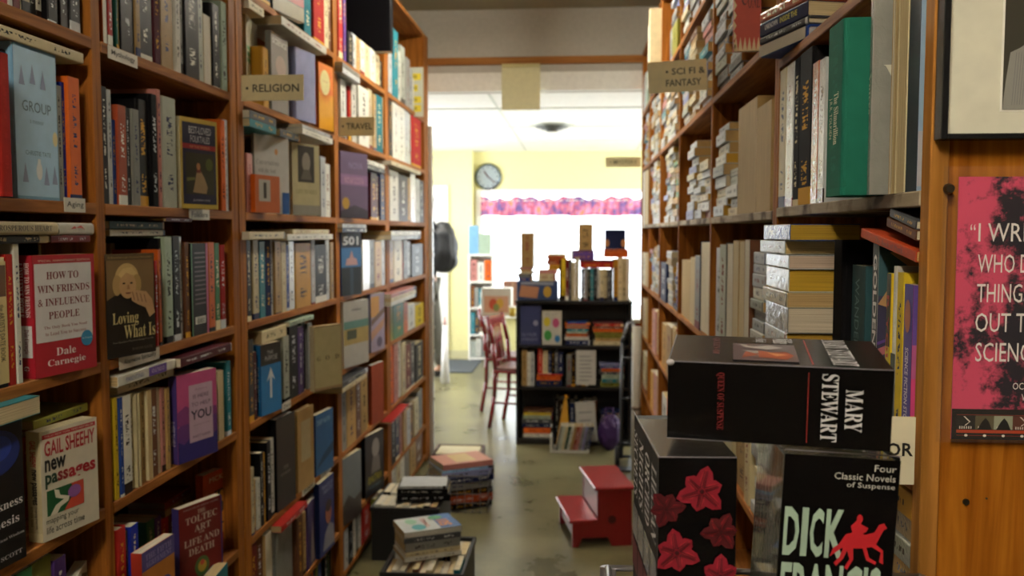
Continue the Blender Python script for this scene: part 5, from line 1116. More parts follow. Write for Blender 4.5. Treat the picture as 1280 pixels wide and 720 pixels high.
rrow('E', 0, '846 brownf#22 842 tanf#23 838 orange#22 832 white#20 826', 'lowest stocked shelf of the far paperback case'); rrow('E', 0, '823 tan#23 819 pink#22 815 gold#20 812', 'lowest stocked shelf of the far paperback case'); rrow('E', 0, '809.5 tan#22 806 cream#22 802', 'lowest stocked shelf of the far paperback case')
# near lower shelves (seen in the gap under the card sign and between the box sets)
rstack(1138, 'D', 'teal tan gold cream palegrey tan gold', near=True, cell='flat pile under the OR sign', L=.176, wrap=.3, pages='cbb07a b8922c cfae80', w=.11, t=(.026, .034), proud=0)
rstack(1055, 'D', PB, near=True, cell='hidden pile behind the box sets'); rstack(1000, 'D', C_, near=True, cell='pile seen between the two upright box sets', wrap=.9)
rstack(1138, 'E', 'tan gold cream palegrey tan gold', near=True, cell='lowest pile under the OR sign', wrap=.3)
rstack(1000, 'E', C_, near=True, cell='lower pile seen between the two upright box sets', wrap=.9)

# ------------------------------------------------------------ box sets on the cart
BLK = mat('glossy_black_box', '060608', .22, bump=.02, bscale=90); EDG = mat('worn_box_edge', '6d6a72', .35)
def boxset(name, M_, W, H, D, label, pagecol='c4bfb4', openface='back'):
    """black slipcase: local x width, y depth (front at y=0), z height"""
    root = bpy.data.objects.new(name, None); root.empty_display_size = .05; root.matrix_world = M_; COL.objects.link(root); tag(root, label, 'box set')
    mb = MB(); t = .0018
    mb.box(0, W, 0, t, 0, H); mb.box(0, W, t, D, 0, t); mb.box(0, W, t, D, H-t, H)
    return root, mb, t
def frame_m(o, xd, yd): 
    xd = Vector(xd).normalized(); yd = Vector(yd); yd = (yd-xd*yd.dot(xd)).normalized(); zd = xd.cross(yd)
    m = Matrix((xd, yd, zd)).transposed().to_4x4(); m.translation = Vector(o); return m
ZT = 1.020        # cart tray top
# left box with the red lilies: front face + spines on its left side
D1, W1, H1 = .125, .0655, .192
P = Vector((.0669, .736, ZT)); ya = R(3)
xd = Vector((math.cos(ya), math.sin(ya), 0)); yd = Vector((-math.sin(ya), math.cos(ya), 0))
H1 = 1.2115-ZT
e, mb, t = boxset('book_box_set', frame_m(P, xd, yd), W1, H1, .15, 'upright black box set printed with red lilies, carrying one end of the lying box')
D1 = .185
mb.box(W1-t, W1, t, D1, t, H1-t); SCL = mb.out('slipcase', BLK, e)
for i in range(4):       # four paperbacks with spines in the left opening
    y0 = .003+(D1-.006)/4*i; y1 = y0+(D1-.006)/4-.0006
    o = MB().box(.0004, W1-.004, y0, y1, t+.0005, H1-t-.001).out('boxed_book', mat('boxed_spine_%d' % i, ['141418', '121014', '18181c', '101014'][i], .55), e)
    f = Face(o, (.0002, y1, H1-.004), (0, 0, -1), (0, -1, 0), H1-.008, y1-y0)
    f.text(['ERICA SPINDLER', 'THE VELVET', 'ORCHID', 'LAURA CALDER'][i] if False else ['LILLIAN', 'ORCHID', 'NIGHTS', 'SECRETS'][i], .06, .42, .15, .85, 'dcdce2', True, 2)
    f.rect(.48, .66, .05, .95, '8f9096', 2, m=mat('wrapped_spine_art', '8c888c', .2, bscale=120)); f.rect(.68, .84, .05, .95, '6c2c38', 2)
for (z, y0, y1, x0, x1) in ((H1, -.0002, .0009, 0, W1),): box('worn_edge', EDG, x0, x1, y0, y1, z-.0006, z+.0002, e)
box('worn_edge', EDG, -.0002, .0008, 0, D1, H1-.0006, H1+.0002, e)
f = Face(SCL, (0, -.0001, 0), (1, 0, 0), (0, 0, 1), W1, H1)
asp = W1/H1
def lily(cx, cy, r, rot=0, n=6, c1='8e1c28', c2='c0303c', c3='3c0c12'):
    for k in range(n):
        a = rot+2*math.pi*k/n; L_ = r*(1.0 if k % 2 else .8); wd = r*.30
        def P_(s_, t_): return (cx+(s_*math.cos(a)-t_*math.sin(a)), cy+(s_*math.sin(a)+t_*math.cos(a))*asp)
        f.poly([P_(0, 0), P_(L_*.25, wd*.8), P_(L_*.5, wd*1.1), P_(L_*.78, wd*.8), P_(L_, 0), P_(L_*.78, -wd*.8), P_(L_*.5, -wd*1.1), P_(L_*.25, -wd*.8)], c1, 2+k % 2, 'lily_petal')
        f.poly([P_(L_*.1, 0), P_(L_*.4, wd*.6), P_(L_*.72, wd*.4), P_(L_*.9, 0), P_(L_*.5, wd*.05)], c2, 4, 'lily_petal')
        f.polys([[P_(L_*.15, s_*wd*.25), P_(L_*.8, s_*wd*.2), P_(L_*.8, s_*wd*.2+.01), P_(L_*.15, s_*wd*.25+.012)] for s_ in (-1, 0, 1)], c3, 5)
    f.disc(cx, cy, .03, .03*asp, c3, 6, n=8)
lily(.55, .85, .34, .3, 6, '84182a', 'a02834'); lily(.10, .77, .26, 1.2, 6, '4c1018', '7c1c28'); lily(.24, .575, .32, .7, 6, '84182a', 'a02834'); lily(.80, .67, .27, .1, 6, '4c1018', '8c1c28'); lily(.80, .47, .30, .5, 6, '84182a', 'a8283a'); lily(.3, .3, .3, .2, 6, '5c1018', '8c1c28'); lily(.75, .2, .3, .9, 6, '5c1018', '8c1c28')
# right box : DICK FRAN...
P = Vector((.165, .752, ZT)); xd = Vector((1, .0, -.035)); yd = Vector((.02, 1, 0)); W2, D2 = .0965, .112; H2 = 1.2115-ZT
q = Vector((Xat(972, .752, 1.2), .752, ZT)); W2 = Xat(1117, .752, 1.2)-q.x
e, mb, t = boxset('book_box_set', frame_m(q+Vector((-.0025, 0, .0048)), (1, 0, -.045), (0, 1, 0)), W2, H2-.004, D2, 'upright black box set lettered DICK FRANCIS with a red horse and rider')
mb.box(W2-t, W2, t, D2, t, H2-t); SCL = mb.out('slipcase', BLK, e)
for i in range(5):
    y0 = .003+(D2-.006)/5*i; y1 = y0+(D2-.006)/5-.0006
    MB().box(.0006, W2-.004, y0, y1, t+.0005, H2-t-.002).out('boxed_book', mat('wrapped_spine_%d' % (i % 2), '6f7268' if i % 2 else '5a5c52', .18, coat=1, bump=.6, bscale=150), e)
f = Face(SCL, (0, -.0001, 0), (1, 0, 0), (0, 0, 1), W2, H2)
for t_, x0, y0, y1 in (('Four', .78, .925, .955), ('Classic Novels', .44, .882, .912), ('of Suspense', .55, .842, .872)): f.text(t_, x0, .965, y0, y1, 'b9b9b4', lv=1, name='subtitle')
for i, ch in enumerate('DICK'): f.text(ch, [.03, .185, .26, .395][i], [.165, .24, .375, .56][i], .525, .745, '9fb8a8', lv=2, bold=.03, name='title_letter')
f.text('FRANCIS', .03, .90, .27, .495, '9fb8a8', lv=2, bold=.03, name='title_letter')
# horse and rider silhouette
H_ = lambda pts: [(.52+x*.40, .50+y*.22) for x, y in pts]
f.poly(H_([(0, .42), (.12, .62), (.3, .68), (.55, .64), (.74, .70), (.82, .86), (.93, .90), (1.0, .80), (.93, .76), (.86, .62), (.80, .48), (.70, .40), (.5, .36), (.25, .34), (.1, .30)]), 'b3202a', 3, 'red_horse')
f.poly(H_([(.28, .62), (.22, .80), (.34, .92), (.46, .84), (.6, .78), (.56, .70), (.42, .62)]), 'b3202a', 3, 'red_rider'); f.disc(*H_([(.40, .96)])[0], .026, .02, 'b3202a', 4, 'rider_head')
f.polys([H_([(.66, .42), (.9, .30), (.88, .10), (.97, .06), (.95, .34), (.76, .48)]), H_([(.58, .40), (.66, .18), (.82, .10), (.8, .04), (.60, .12), (.5, .38)]), H_([(.1, .36), (.02, .16), (-.10, .02), (-.04, -.04), (.1, .12), (.2, .36)]), H_([(.16, .34), (.24, .12), (.14, -.06), (.2, -.1), (.32, .12), (.3, .36)])], 'b3202a', 3, 'red_legs')
f.poly(H_([(0, .42), (-.12, .34), (-.2, .14), (-.1, .22), (.06, .34)]), 'b3202a', 3, 'red_tail')
box('worn_edge', EDG, 0, W2, -.0002, .0009, H2-.0006, H2+.0002, e)
# lying box on top : MARY STEWART
TL = Vector((Xat(835, .765, 1.287), .765, Zat(451, Xat(835, .765, 1.287), .765))); TR = Vector((Xat(1118, .735, 1.285), .735, Zat(463, Xat(1118, .735, 1.285), .735)))
BL = Vector((Xat(833, .765, 1.22), .765, Zat(549, .07, .765)))
xd = (TR-TL).normalized(); W3 = (TR-TL).length; H3 = TL.z-BL.z; D3 = .122
yd = Vector((.13, 1, .075)); m = frame_m((0, 0, 0), xd, yd)
zd = Vector((m[0][2], m[1][2], m[2][2])); m.translation = TL-zd*H3
e, mb, t = boxset('book_box_set', m, W3, H3, D3, 'black box set lettered MARY STEWART, lying across the two upright box sets')
mb.box(0, t, t, D3, t, H3-t); mb.box(W3-t, W3, t, D3, t, H3-t); SCL = mb.out('slipcase', BLK, e)
for i in range(4):
    x0 = .003; z0 = .003+(H3-.006)/4*i
    MB().box(.003, W3-.003, .003, D3-.004, z0, z0+(H3-.006)/4-.0006).out('boxed_book', mat('boxed_pages', 'c4b894', .7), e)
box('worn_edge', EDG, 0, W3, -.0002, .0008, H3-.0005, H3+.0002, e); box('worn_edge', EDG, -.0002, .0009, 0, D3, H3-.0005, H3+.0002, e); box('worn_edge', EDG, 0, W3*.3, -.0002, .0006, -.0002, .0005, e)
random.seed(3)
MB().ball((.002, 0, H3-.001), .0028, 8, (1.3, .7, 1)).out('torn_corner', mat('torn_card', 'b8b4bc', .6, bump=.5), e)
f = Face(SCL, (0, -.0001, H3), (0, 0, -1), (1, 0, 0), H3, W3)       # text turned a quarter, reading downwards
f.text('QUEEN OF SUSPENSE', .12, .85, .225, .262, '6e1c20', True, 1); 
f.text('MARY', .26, .78, .80, .875, 'c9c9cf', True, 2); f.text('STEWART', .08, .92, .695, .768, 'c9c9cf', True, 2); f.rect(.07, .95, .635, .6385, '8c2420', 1, 'thin_red_rule')
f = Face(SCL, (0, D3, H3+.0001), (0, -1, 0), (1, 0, 0), D3, W3)
f.text('QUEEN OF', .1, .72, .195, .235, '6e2420', True, 1); f.text('MARY STEWART', .04, .95, .745, .86, 'c4c4ca', True, 2); f.rect(.06, .94, .655, .662, '9c3424', 1, 'thin_red_rule')
f.rect(.30, .90, .30, .60, '4c444c', 2, m=mat('painted_panel', '54464c', .3, bscale=130))
f.polys([[(.34, .33), (.42, .40), (.36, .48), (.44, .54), (.52, .46), (.46, .36)], [(.56, .34), (.66, .40), (.6, .46)]], 'a9a5a4', 3); f.polys([[(.55, .42), (.62, .48), (.58, .55), (.70, .585), (.84, .55), (.80, .42)], [(.6, .36), (.84, .34), (.70, .42)]], '9c4c30', 3); f.polys([[(.64, .46), (.70, .56), (.76, .50)]], 'c88a5c', 4)
f.text('Wildfire', .06, .26, .50, .60, 'c4c4c8', True, 2); f.text('at Midnight', .06, .24, .40, .47, 'b4b4b8', True, 2)
# ------------------------------------------------------------ book cart under the box sets
e = empty('book_cart', (.20, .78, 0), 0, 'low metal book cart with a rimmed tray holding the three black box sets', 'cart')
MT = mat('cart_metal', 'a5a3a8', .28, .85); MD = mat('cart_dark', '1d1d20', .4)
x0, x1, y0, y1 = -.168, .158, -.155, .155
box('tray', mat('cart_tray', '55565c', .35, .7), x0, x1, y0, y1, ZT-.016, ZT-.0005, e)
RM = [(x0, y0, ZT+.018), (x1, y0, ZT+.018), (x1, y1, ZT+.018), (x0, y1, ZT+.018), (x0, y0, ZT+.018)]
MB().tube(RM, .0035, 8).out('tray_rail', MT, e, True)
for a, b in ((x0, y0), (x1, y0), (x1, y1), (x0, y1)):
    MB().cyl((a, b, .07), (a, b, ZT+.018), .009).out('post', MT, e, True); MB().cyl((a-.008, b, .03), (a+.008, b, .03), .03, n=18).out('wheel', MD, e, True); MB().cyl((a, b, .03), (a, b, .08), .012).out('caster_stem', MT, e)
box('lower_shelf', mat('cart_tray', '55565c', .35, .7), x0, x1, y0, y1, .30, .312, e); box('middle_shelf', mat('cart_tray', '55565c', .35, .7), x0, x1, y0, y1, .66, .672, e)
# ------------------------------------------------------------ the dark bookshelf at the end of the aisle
random.seed(31)
YD = 5.72
def rb(kind, u0, u1, v0, v1, col, cell, Y=YD+.02, t=None, hard=None, label=None, zb=None, depth=None, keep=False, fn=None, stack=False, **kw):
    z = Zat(v1, 0, Y) if zb is None else zb; a, b_ = Xat(u0, Y, z), Xat(u1, Y, z); top = Zat(v0, 0, Y)
    if kind == 'S': q = add_book(((a+b_)/2, Y, z+.0003), -math.pi/2, depth or .14, top-z, b_-a-.001, col, cell, hard=hard, label=label, keep=keep, **kw)
    if kind == 'F': t = t or .02; q = add_book((a, Y+t/2, z+.0003), math.pi, b_-a, top-z, t, col, cell, hard=bool(hard), label=label, keep=keep, **kw)
    if kind == 'L': q = add_book((b_, Y, (z+top)/2), -math.pi/2, depth or .15, b_-a, top-z-.0006, col, cell, lie=True, hard=bool(hard) if hard is not None else None, label=label, keep=keep, stackn=stack, **kw)
    if fn: art(q, fn)
    return q
def lstack(u0, u1, vb, vt, cols, cell, Y=YD+.02, zb=None, jit=2, depth=.15):
    cols = cols.split(); z = Zat(vb, 0, Y) if zb is None else zb; n = len(cols); top = max(Zat(vt, 0, Y), z+.018*n); ts = [random.uniform(.7, 1.3) for _ in cols]; s = sum(ts)
    for c_, q in zip(cols[::-1], ts):
        tt = q/s*(top-z); a, b_ = Xat(u0+random.uniform(0, jit*2), Y, z), Xat(u1-random.uniform(0, jit*2), Y, z)
        add_book((b_, Y+random.uniform(0, .01), z+tt/2), -math.pi/2, depth, b_-a, tt-.0006, c_, cell, lie=True, stackn=True); z += tt
    return z
def srow(u0, u1, vb, vt, cols, cell, Y=YD+.02, zb=None, depth=.14, jit=(-3, 4)):
    cols = cols.split(); ts = [random.uniform(.7, 1.4) for _ in cols]; s = sum(ts); u = u0
    for c_, q in zip(cols, ts):
        rb('S', u, u+(u1-u0)*q/s, vt+random.uniform(*jit), vb, c_, cell, Y, zb=zb, depth=depth); u += (u1-u0)*q/s
dx0, dx1 = Xat(645, YD), Xat(791, YD); dzt = Zat(376, 0, YD)
DK = mat('black_shelf', '0d0e12', .4)
e = empty('bookshelf', ((dx0+dx1)/2, YD, 0), 0, 'low black bookshelf crammed with books, standing across the end of the aisle', 'bookcase')
cx = e.location.x; a, b_ = dx0-cx, dx1-cx; sh = {}
for nm, v in (('t', 376), ('m', 432), ('l', 484), ('b', 549)): sh[nm] = Zat(v, 0, YD)
box('side_panel', DK, a, a+.02, 0, .30, 0, dzt-.02, e, .001); box('side_panel', DK, b_-.02, b_, 0, .30, 0, dzt-.02, e, .001); box('top_board', DK, a-.005, b_+.005, -.005, .30, dzt-.02, dzt, e, .002)
for k in 'mlb': box('shelf_board', DK, a+.02, b_-.02, .0, .29, sh[k]-.02, sh[k], e, .001)
box('back_panel', DK, a+.02, b_-.02, .29, .30, .0, dzt-.02, e); box('plinth', DK, a+.02, b_-.02, .02, .03, 0, sh['b']-.02, e)
zt, zm, zl, zbb = sh['t'], sh['m'], sh['l'], sh['b']
c_ = 'upper tier of the black bookshelf'
Yb = YD+.02
rb('F', 650, 676, 382, 0, 'navy', c_, zb=zm, hard=True, label='navy hardback facing out with pale lines of lettering, upper tier of the black bookshelf', keep=True, fn=lambda c, s, b: [c.rect(0, 1, 0, 1, '2c3460', 1), c.text('BILLY WILDER', .1, .8, .22, .3, '7c84a4', lv=2), c.text('INTERVIEWS', .1, .85, .1, .17, '7c84a4', lv=2), c.disc(.75, .55, .12, .07, '8c90a8', 2)])
rb('F', 677.5, 702, 389, 0, 'white', c_, zb=zm, label='white cover with yellow, pink, green and blue spots, upper tier of the black bookshelf', keep=True, fn=lambda c, s, b: [c.disc(.25, .68, .18, .14, 'c8b82c', 2), c.disc(.7, .65, .18, .14, 'b84a78', 2), c.disc(.3, .28, .2, .15, '3c9444', 2), c.disc(.78, .18, .14, .11, '2c78b4', 2), c.text('PLAY', .2, .8, .86, .94, '9c9c98', lv=2)])
lstack(705, 738, 0, 388, 'blue orange grey orange teal palegreen orange white navy', 'left flat pile in the upper tier of the black bookshelf', zb=zm)
lstack(741, 782, 0, 388, 'maroon red brown orange olive olive tan cream', 'right flat pile in the upper tier of the black bookshelf', zb=zm)
c_ = 'middle tier of the black bookshelf'
srow(652, 668, 0, 440, 'tan white silver', c_, zb=zl)
z = lstack(670, 704, 0, 462, 'red orange navy', 'small flat pile in the middle tier of the black bookshelf', zb=zl)
srow(672, 704, 0, 437, 'red cream navy black dkgrey navy', 'books behind the small flat pile in the middle tier', zb=z+.001, depth=.12, Y=YD+.03)
srow(708, 719, 0, 440, 'grey dkbrown', c_, zb=zl)
srow(722, 744, 0, 444, 'brown dkgrey navy tan black', c_, zb=zl, Y=YD+.03)
lstack(749, 782, 0, 440, 'lavender blue orange dkgrey palegreen teal olive', 'right flat pile in the middle tier of the black bookshelf', zb=zl)
c_ = 'lowest tier of the black bookshelf'
z = lstack(651, 692, 0, 497, 'brown yellow palegreen dkgrey navy orange white', 'left flat pile in the lowest tier of the black bookshelf', zb=zbb)
srow(694, 722, 0, 500, 'black dkbrown black navy black', c_, zb=zbb, Y=YD+.06)
srow(724, 746, 0, 500, 'black navy dkgrey brown', c_, zb=zbb, Y=YD+.06)
lstack(750, 780, 0, 498, 'navy grey purple dkgrey black', 'right flat pile in the lowest tier of the black bookshelf', zb=zbb)
# paper notices hanging on the shelf edges
def notice(u0, u1, v0, v1, Y, label, tilt, lines=7):
    p = PY(u0, v1, Y); q = PY(u1, v0, Y); W, H = q[0]-p[0], q[2]-p[2]; n = empty('paper_notice', p, 0, label, 'notice'); n.rotation_euler = (0, R(tilt), 0)
    box('sheet', mat('notice_paper', 'b9b9b4', .7), 0, W, 0, .002, 0, H, n); f = Face(n, (0, -.0002, 0), (1, 0, 0), (0, 0, 1), W, H)
    f.polys([[(.15, .12+i*.8/lines), (.15+random.uniform(.4, .7), .12+i*.8/lines), (.8, .15+i*.8/lines), (.15, .15+i*.8/lines)] for i in range(lines)], '7c7c80', 1, 'printed_lines')
notice(720, 745, 438, 481, YD-.008, 'white paper notice with printed lines taped to the middle tier of the black bookshelf', 0)
notice(722, 747, 503, 553, YD-.012, 'crumpled white paper notice hanging crooked at the lowest tier of the black bookshelf', -4, 4)
# yellow wedge of a folded sign
p = PY(698, 548, YD-.03); e = empty('yellow_cone', (p[0]+.03, YD-.07, 0), 0, 'small yellow folded floor marker in front of the lowest tier', 'marker')
MB().prism([(-.05, 0), (.05, 0), (.025, .31), (.012, .34)], -.004, .004).out('panel', mat('marker_yellow', 'c4922a', .4), e); mm = MB().prism([(-.05, 0), (.05, 0), (.025, .31), (.012, .34)], .035, .043); mm.out('panel', mat('marker_yellow', 'c4922a', .4), e); box('hinge', mat('marker_yellow', 'c4922a', .4), .01, .03, -.004, .043, .325, .34, e)
# leaning rack of books on the floor
Yf = 5.52
e = empty('wire_book_rack', (Xat(711, Yf, .05), Yf, 0), 0, 'white low rack on the floor holding a leaning row of thin books', 'rack')
xa, xb = Xat(685, Yf, .05)-e.location.x, Xat(736, Yf, .05)-e.location.x
box('base', mat('rack_white', 'b8b8b0', .5), xa+.03, xb, 0, .14, 0, .016, e); box('side', mat('rack_white', 'b8b8b0', .5), xa+.012, xa+.028, 0, .14, 0, .1, e)
for i, cc in enumerate('grey palegrey cream dkgreen white tan rust pink grey lavender dkgrey navy'.split()):
    x = Xat(688, Yf, .05)+.018*i; B = basis(-math.pi/2) @ Matrix.Rotation(R(-12), 3, 'X')
    b = add_book((x+.04, Yf+.002, .0175), 0, .12, .155, .0145, cc, 'leaning row on the floor rack', hard=False, B=B)
# purple bag
def blob_mesh(name, m, parent, pts, r, seed=1, sub=2): pass
p = PY(762, 560, 5.6)
e = empty('purple_bag', (Xat(762, 5.6, .1), 5.62, 0), 0, 'crumpled purple bag on the floor against the black bookshelf', 'bag')
bm = bmesh.new(); bmesh.ops.create_icosphere(bm, subdivisions=3, radius=1)
for v in bm.verts:
    n = random.uniform(.9, 1.05); v.co = Vector((v.co.x*.075*n, v.co.y*.06*n, (v.co.z+1)*.12*(1 if v.co.z < .5 else .95)*n))
    if v.co.z < .01: v.co.z = 0
me = bpy.data.meshes.new('sack'); bm.to_mesh(me); bm.free(); link_mesh('sack', me, mat('purple_cloth', '3c1f5c', .6, bump=.5), e)
MB().tube([(-.03, 0, .21), (-.02, 0, .27), (.02, 0, .27), (.03, 0, .21)], .005, 8).out('handle', mat('purple_cloth', '3c1f5c', .6), e, True)
# books and boxes on top of the black bookshelf
Yt = YD+.02
e = empty('board_game_box', (Xat(671, Yt, 1), Yt, zt), 0, 'blue illustrated flat box on the left of the black bookshelf top', 'box')
xa = Xat(646, Yt, zt)-e.location.x; xb = Xat(697, Yt, zt)-e.location.x; hz = Zat(352, 0, Yt)-zt
box('box_body', mat('game_box', '28406c', .4, bscale=25), xa, xb, 0, .2, .0005, hz, e, .003); f = Face(e, (xa, -.0002, 0), (1, 0, 0), (0, 0, 1), xb-xa, hz)
f.poly([(.05, .2), (.5, .1), (.55, .7), (.1, .8)], 'b07c5c', 1); f.disc(.75, .45, .1, .3, 'b8922c', 2); f.poly([(.1, .85), (.9, .8), (.9, .95), (.1, .97)], '8c94a4', 2)
ztb = zt+hz+.0005
c_ = 'left pile on the black bookshelf top'
z = lstack(647, 668, 0, 326, 'pink tan cream grey blue', c_, zb=ztb)
z2 = lstack(671, 697, 0, 333, 'pink cream', 'second pile on the black bookshelf top', zb=ztb)
b = rb('S', 651, 667, 291, 0, 'tan', c_, zb=z+.001, label='tan book standing upright on the leftmost pile against the window', hard=False)
b['keep'] = True
lstack(682, 709, 0, 308, 'cream rust rust rust gold', 'rust and orange pile topmost against the window', zb=z2+.001)
srow(699, 724, 0, 325, 'black yellow dkred dkgrey cream cream', 'standing row on the black bookshelf top', zb=zt)
srow(726, 766, 0, 336, 'black grey black teal black white cream cream dkgrey black', 'standing row under the maroon book on the black bookshelf top', zb=zt, jit=(-.8, 1.5))
srow(767, 787, 0, 323, 'gold cream cream white', 'right end of the standing row on the black bookshelf top', zb=zt)
zz = Zat(333.5, 0, Yt)
zz = max(b['f'][5] for b in BOOKS if b['cell'].startswith('standing row under'))+.001
zz2 = lstack(724, 769, 0, 322, 'maroon red', 'maroon pair lying on the standing row', zb=zz, jit=.5)
zz3 = lstack(715, 743, 0, 309, 'purple purple', 'purple pair lying above the maroon pair', zb=zz2+.001, jit=.5)
b = rb('S', 723, 741, 280, 0, 'tan', 'tops of the piles', zb=zz3+.001, label='tan book standing highest of all above the purple pair, against the window', hard=False); b['keep'] = True
zr = max(b['f'][5] for b in BOOKS if b['cell'].startswith('right end of'))+.001
z4 = lstack(755, 786, 0, 308, 'orange orange', 'orange pile at the right of the bookshelf top', zb=max(zr, zz2+.001), jit=.5)
b = rb('F', 756, 782, 287, 0, 'navy', 'tops of the piles', zb=z4+.001, label='navy and orange cover standing against the window above the orange pile', t=.04, fn=lambda c, s, b: [c.disc(.1, .3, .12, .2, 'b07840', 1), c.disc(.9, .3, .12, .2, 'b07840', 1)]); b['keep'] = True
# ------------------------------------------------------------ folding hand cart leaning by the right case
e = empty('hand_truck', (Xat(784, 5.2, .5), 5.18, 0), 0, 'grey folded hand truck standing upright between the black bookshelf and the paperback case', 'hand truck')
GM = mat('truck_grey', '50545c', .35, .6)
for s_ in (-1, 1): MB().tube([(s_*.033, 0, .06), (s_*.033, .01, .75), (s_*.03+.012, .01, .80)], .011, 10).out('upright', GM, e, True)
MB().tube([(-.018, .01, .80), (.0, .01, .86), (.03, .01, .87), (.042, .01, .80)], .011, 10).out('handle', mat('truck_handle', '8c9098', .3, .6), e, True)
for z in (.15, .42, .66): MB().cyl((-.033, 0, z), (.033, 0, z), .008).out('crossbar', GM, e, True)
for s_ in (-1, 1): MB().cyl((s_*.055-.012, .05, .06), (s_*.055+.012, .05, .06), .06, n=24).out('wheel', mat('rubber', '17171a', .7), e, True)
box('toe_plate', GM, -.07, .07, -.08, 0, .004, .012, e)
MB().cyl((-.055, .05, .06), (.055, .05, .06), .008).out('axle', GM, e)
MB().cyl((.03, -.05, .0), (.03, -.05, .002), .01).out('foot', GM, e)
p = PY(796, 492, 4.9)
e = empty('rolled_poster', (Xat(796, 4.95, .8), 4.95, .58), 0, 'rolled cream paper tube hanging on the side of the paperback case', 'paper roll'); e.location.z = .0
MB().cyl((0, 0, 0), (0, 0, .87), .026, n=20).out('roll', mat('roll_paper', 'a8a49a', .6), e, True); MB().cyl((0, 0, .4), (0, 0, .42), .0268, n=20).out('band', mat('roll_band', '6c5a48', .6), e, True)
# ------------------------------------------------------------ red step stool
RED = mat('red_paint', '8c1b20', .32, coat=.15, bump=.03)
e = empty('step_stool', (-.028, 3.84, 0), R(11), 'small red two-step wooden stool on the aisle floor', 'step stool')
h1, h2, W_, D_ = .125, .27, .105, .34; WT = .27
def side(y0): return [(0, 0), (.028, 0), (.045, .04), (.16, .04), (.18, 0), (WT, 0), (WT, h2-.016), (W_+.008, h2-.016), (W_+.008, h1-.014), (0, h1-.014)]
MB().prism(side(0), 0, .016).out('side_panel', RED, e); MB().prism(side(0), D_-.016, D_).out('side_panel', RED, e)
box('tread', RED, -.016, W_+.008, -.014, D_+.014, h1-.014, h1+.002, e, .004); box('tread', RED, W_-.008, WT+.012, -.014, D_+.014, h2-.016, h2, e, .004)
box('riser', RED, W_+.010, W_+.022, .016, D_-.016, h1+.002, h2-.016, e); box('riser', RED, .008, .02, .016, D_-.016, .04, h1-.014, e); box('back_rail', RED, WT-.016, WT-.004, .016, D_-.016, .03, h2-.016, e)
MB().cyl((.18, -.0012, .12), (.18, 0, .12), .018, n=20).out('hand_hole', mat('dark_red', '4a0e12', .5), e)
# ------------------------------------------------------------ floor boxes and stacks by the left case
BX = mat('black_crate', '15161a', .45)
def crate(name, x0, x1, y0, y1, h, label, m, slots=True):
    e = empty(name, ((x0+x1)/2, (y0+y1)/2, 0), 0, label, 'crate'); X, Y = (x1-x0)/2, (y1-y0)/2; t = .006
    box('crate_bottom', m, -X, X, -Y, Y, 0, t, e)
    for nm, a in (('front_wall', (-X, X, -Y, -Y+t)), ('rear_wall', (-X, X, Y-t, Y)), ('left_wall', (-X, -X+t, -Y+t, Y-t)), ('right_wall', (X-t, X, -Y+t, Y-t))): box(nm, m, *a, t, h, e)
    for a in ((-X-.006, X+.006, -Y-.006, -Y+.002), (-X-.006, X+.006, Y-.002, Y+.006), (-X-.006, -X+.002, -Y+.002, Y-.002), (X-.002, X+.006, -Y+.002, Y-.002)): box('rim', m, *a, h-.016, h+.002, e, .002)
    return e
# front crate
x0, x1 = Xat(484, 3.12, .2), Xat(582, 3.12, .2)
x0 = max(x0, -.86)
crate('black_crate', x0, x1, 3.02, 3.40, .19, 'black plastic crate of books on the floor, nearest beside the pine bookcase', BX)
def crate_books(x0, x1, y, n, cols, cell, hmin, hmax, zb=.0068):
    cols = cols.split(); w = (x1-x0-.018)/n
    for i in range(n): add_book((x0+.009+w*(i+.5), y, zb), -math.pi/2, .14, random.uniform(hmin, hmax), w-.0015, cols[i % len(cols)], cell, lean=0)
crate_books(x0, x1, 3.035, 11, 'navy white white red brown orange cream white dkgrey rust teal', 'front row in the nearest floor crate', .17, .20)
crate_books(x0, x1, 3.21, 9, 'white cream navy orange white grey black cream white', 'rear row in the nearest floor crate', .175, .19)
# stack resting on the crate's books
zz = max(b['f'][5] for b in BOOKS if 'nearest floor crate' in b['cell'])+.001
def fstack(cx, cy, z, items, cell, rot):
    for (t, w_, h_, col, hard, lab) in items:
        psi = -math.pi/2+rot+random.uniform(-.06, .06); B = basis(psi, True)
        off = B @ Vector((-w_/2, 0, h_/2)); loc = Vector((cx, cy, z+t/2+.0003))-Vector((off.x, off.y, 0))
        b = add_book(loc, psi, w_, h_, t-.0005, col, cell, lie=True, hard=hard, label=lab, stackn=True, keep=bool(lab)); z += t; last = b
    return z, last
z, last = fstack(x0+.135, 3.20, zz, [(.018, .15, .22, 'white', True, None), (.018, .15, .21, 'cream', False, None), (.032, .15, .21, 'grey', False, None), (.022, .15, .215, 'dkgrey', True, None), (.022, .155, .22, 'white', False, 'white illustrated paperback with blue and orange print on top of the front crate pile')], 'pile on the nearest floor crate', .45)
last['faces'] = []; last['keep'] = True
def topart(c, s, b):
    for F_ in (c, b):
        F_.rect(0, 1, 0, 1, 'b9bfc0', 1); F_.rect(0, 1, 0, .36, '2c5a94', 2); F_.text('501', .15, .6, .12, .34, 'c87838', lv=3, bold=.04); F_.disc(.8, .3, .14, .12, '3c8c5c', 3); F_.disc(.25, .7, .2, .12, '4c9ca4', 3); F_.disc(.7, .75, .2, .1, '8cb89c', 3); F_.text('GAMES', .2, .85, .5, .58, 'b8503c', lv=4)
art(last, topart)
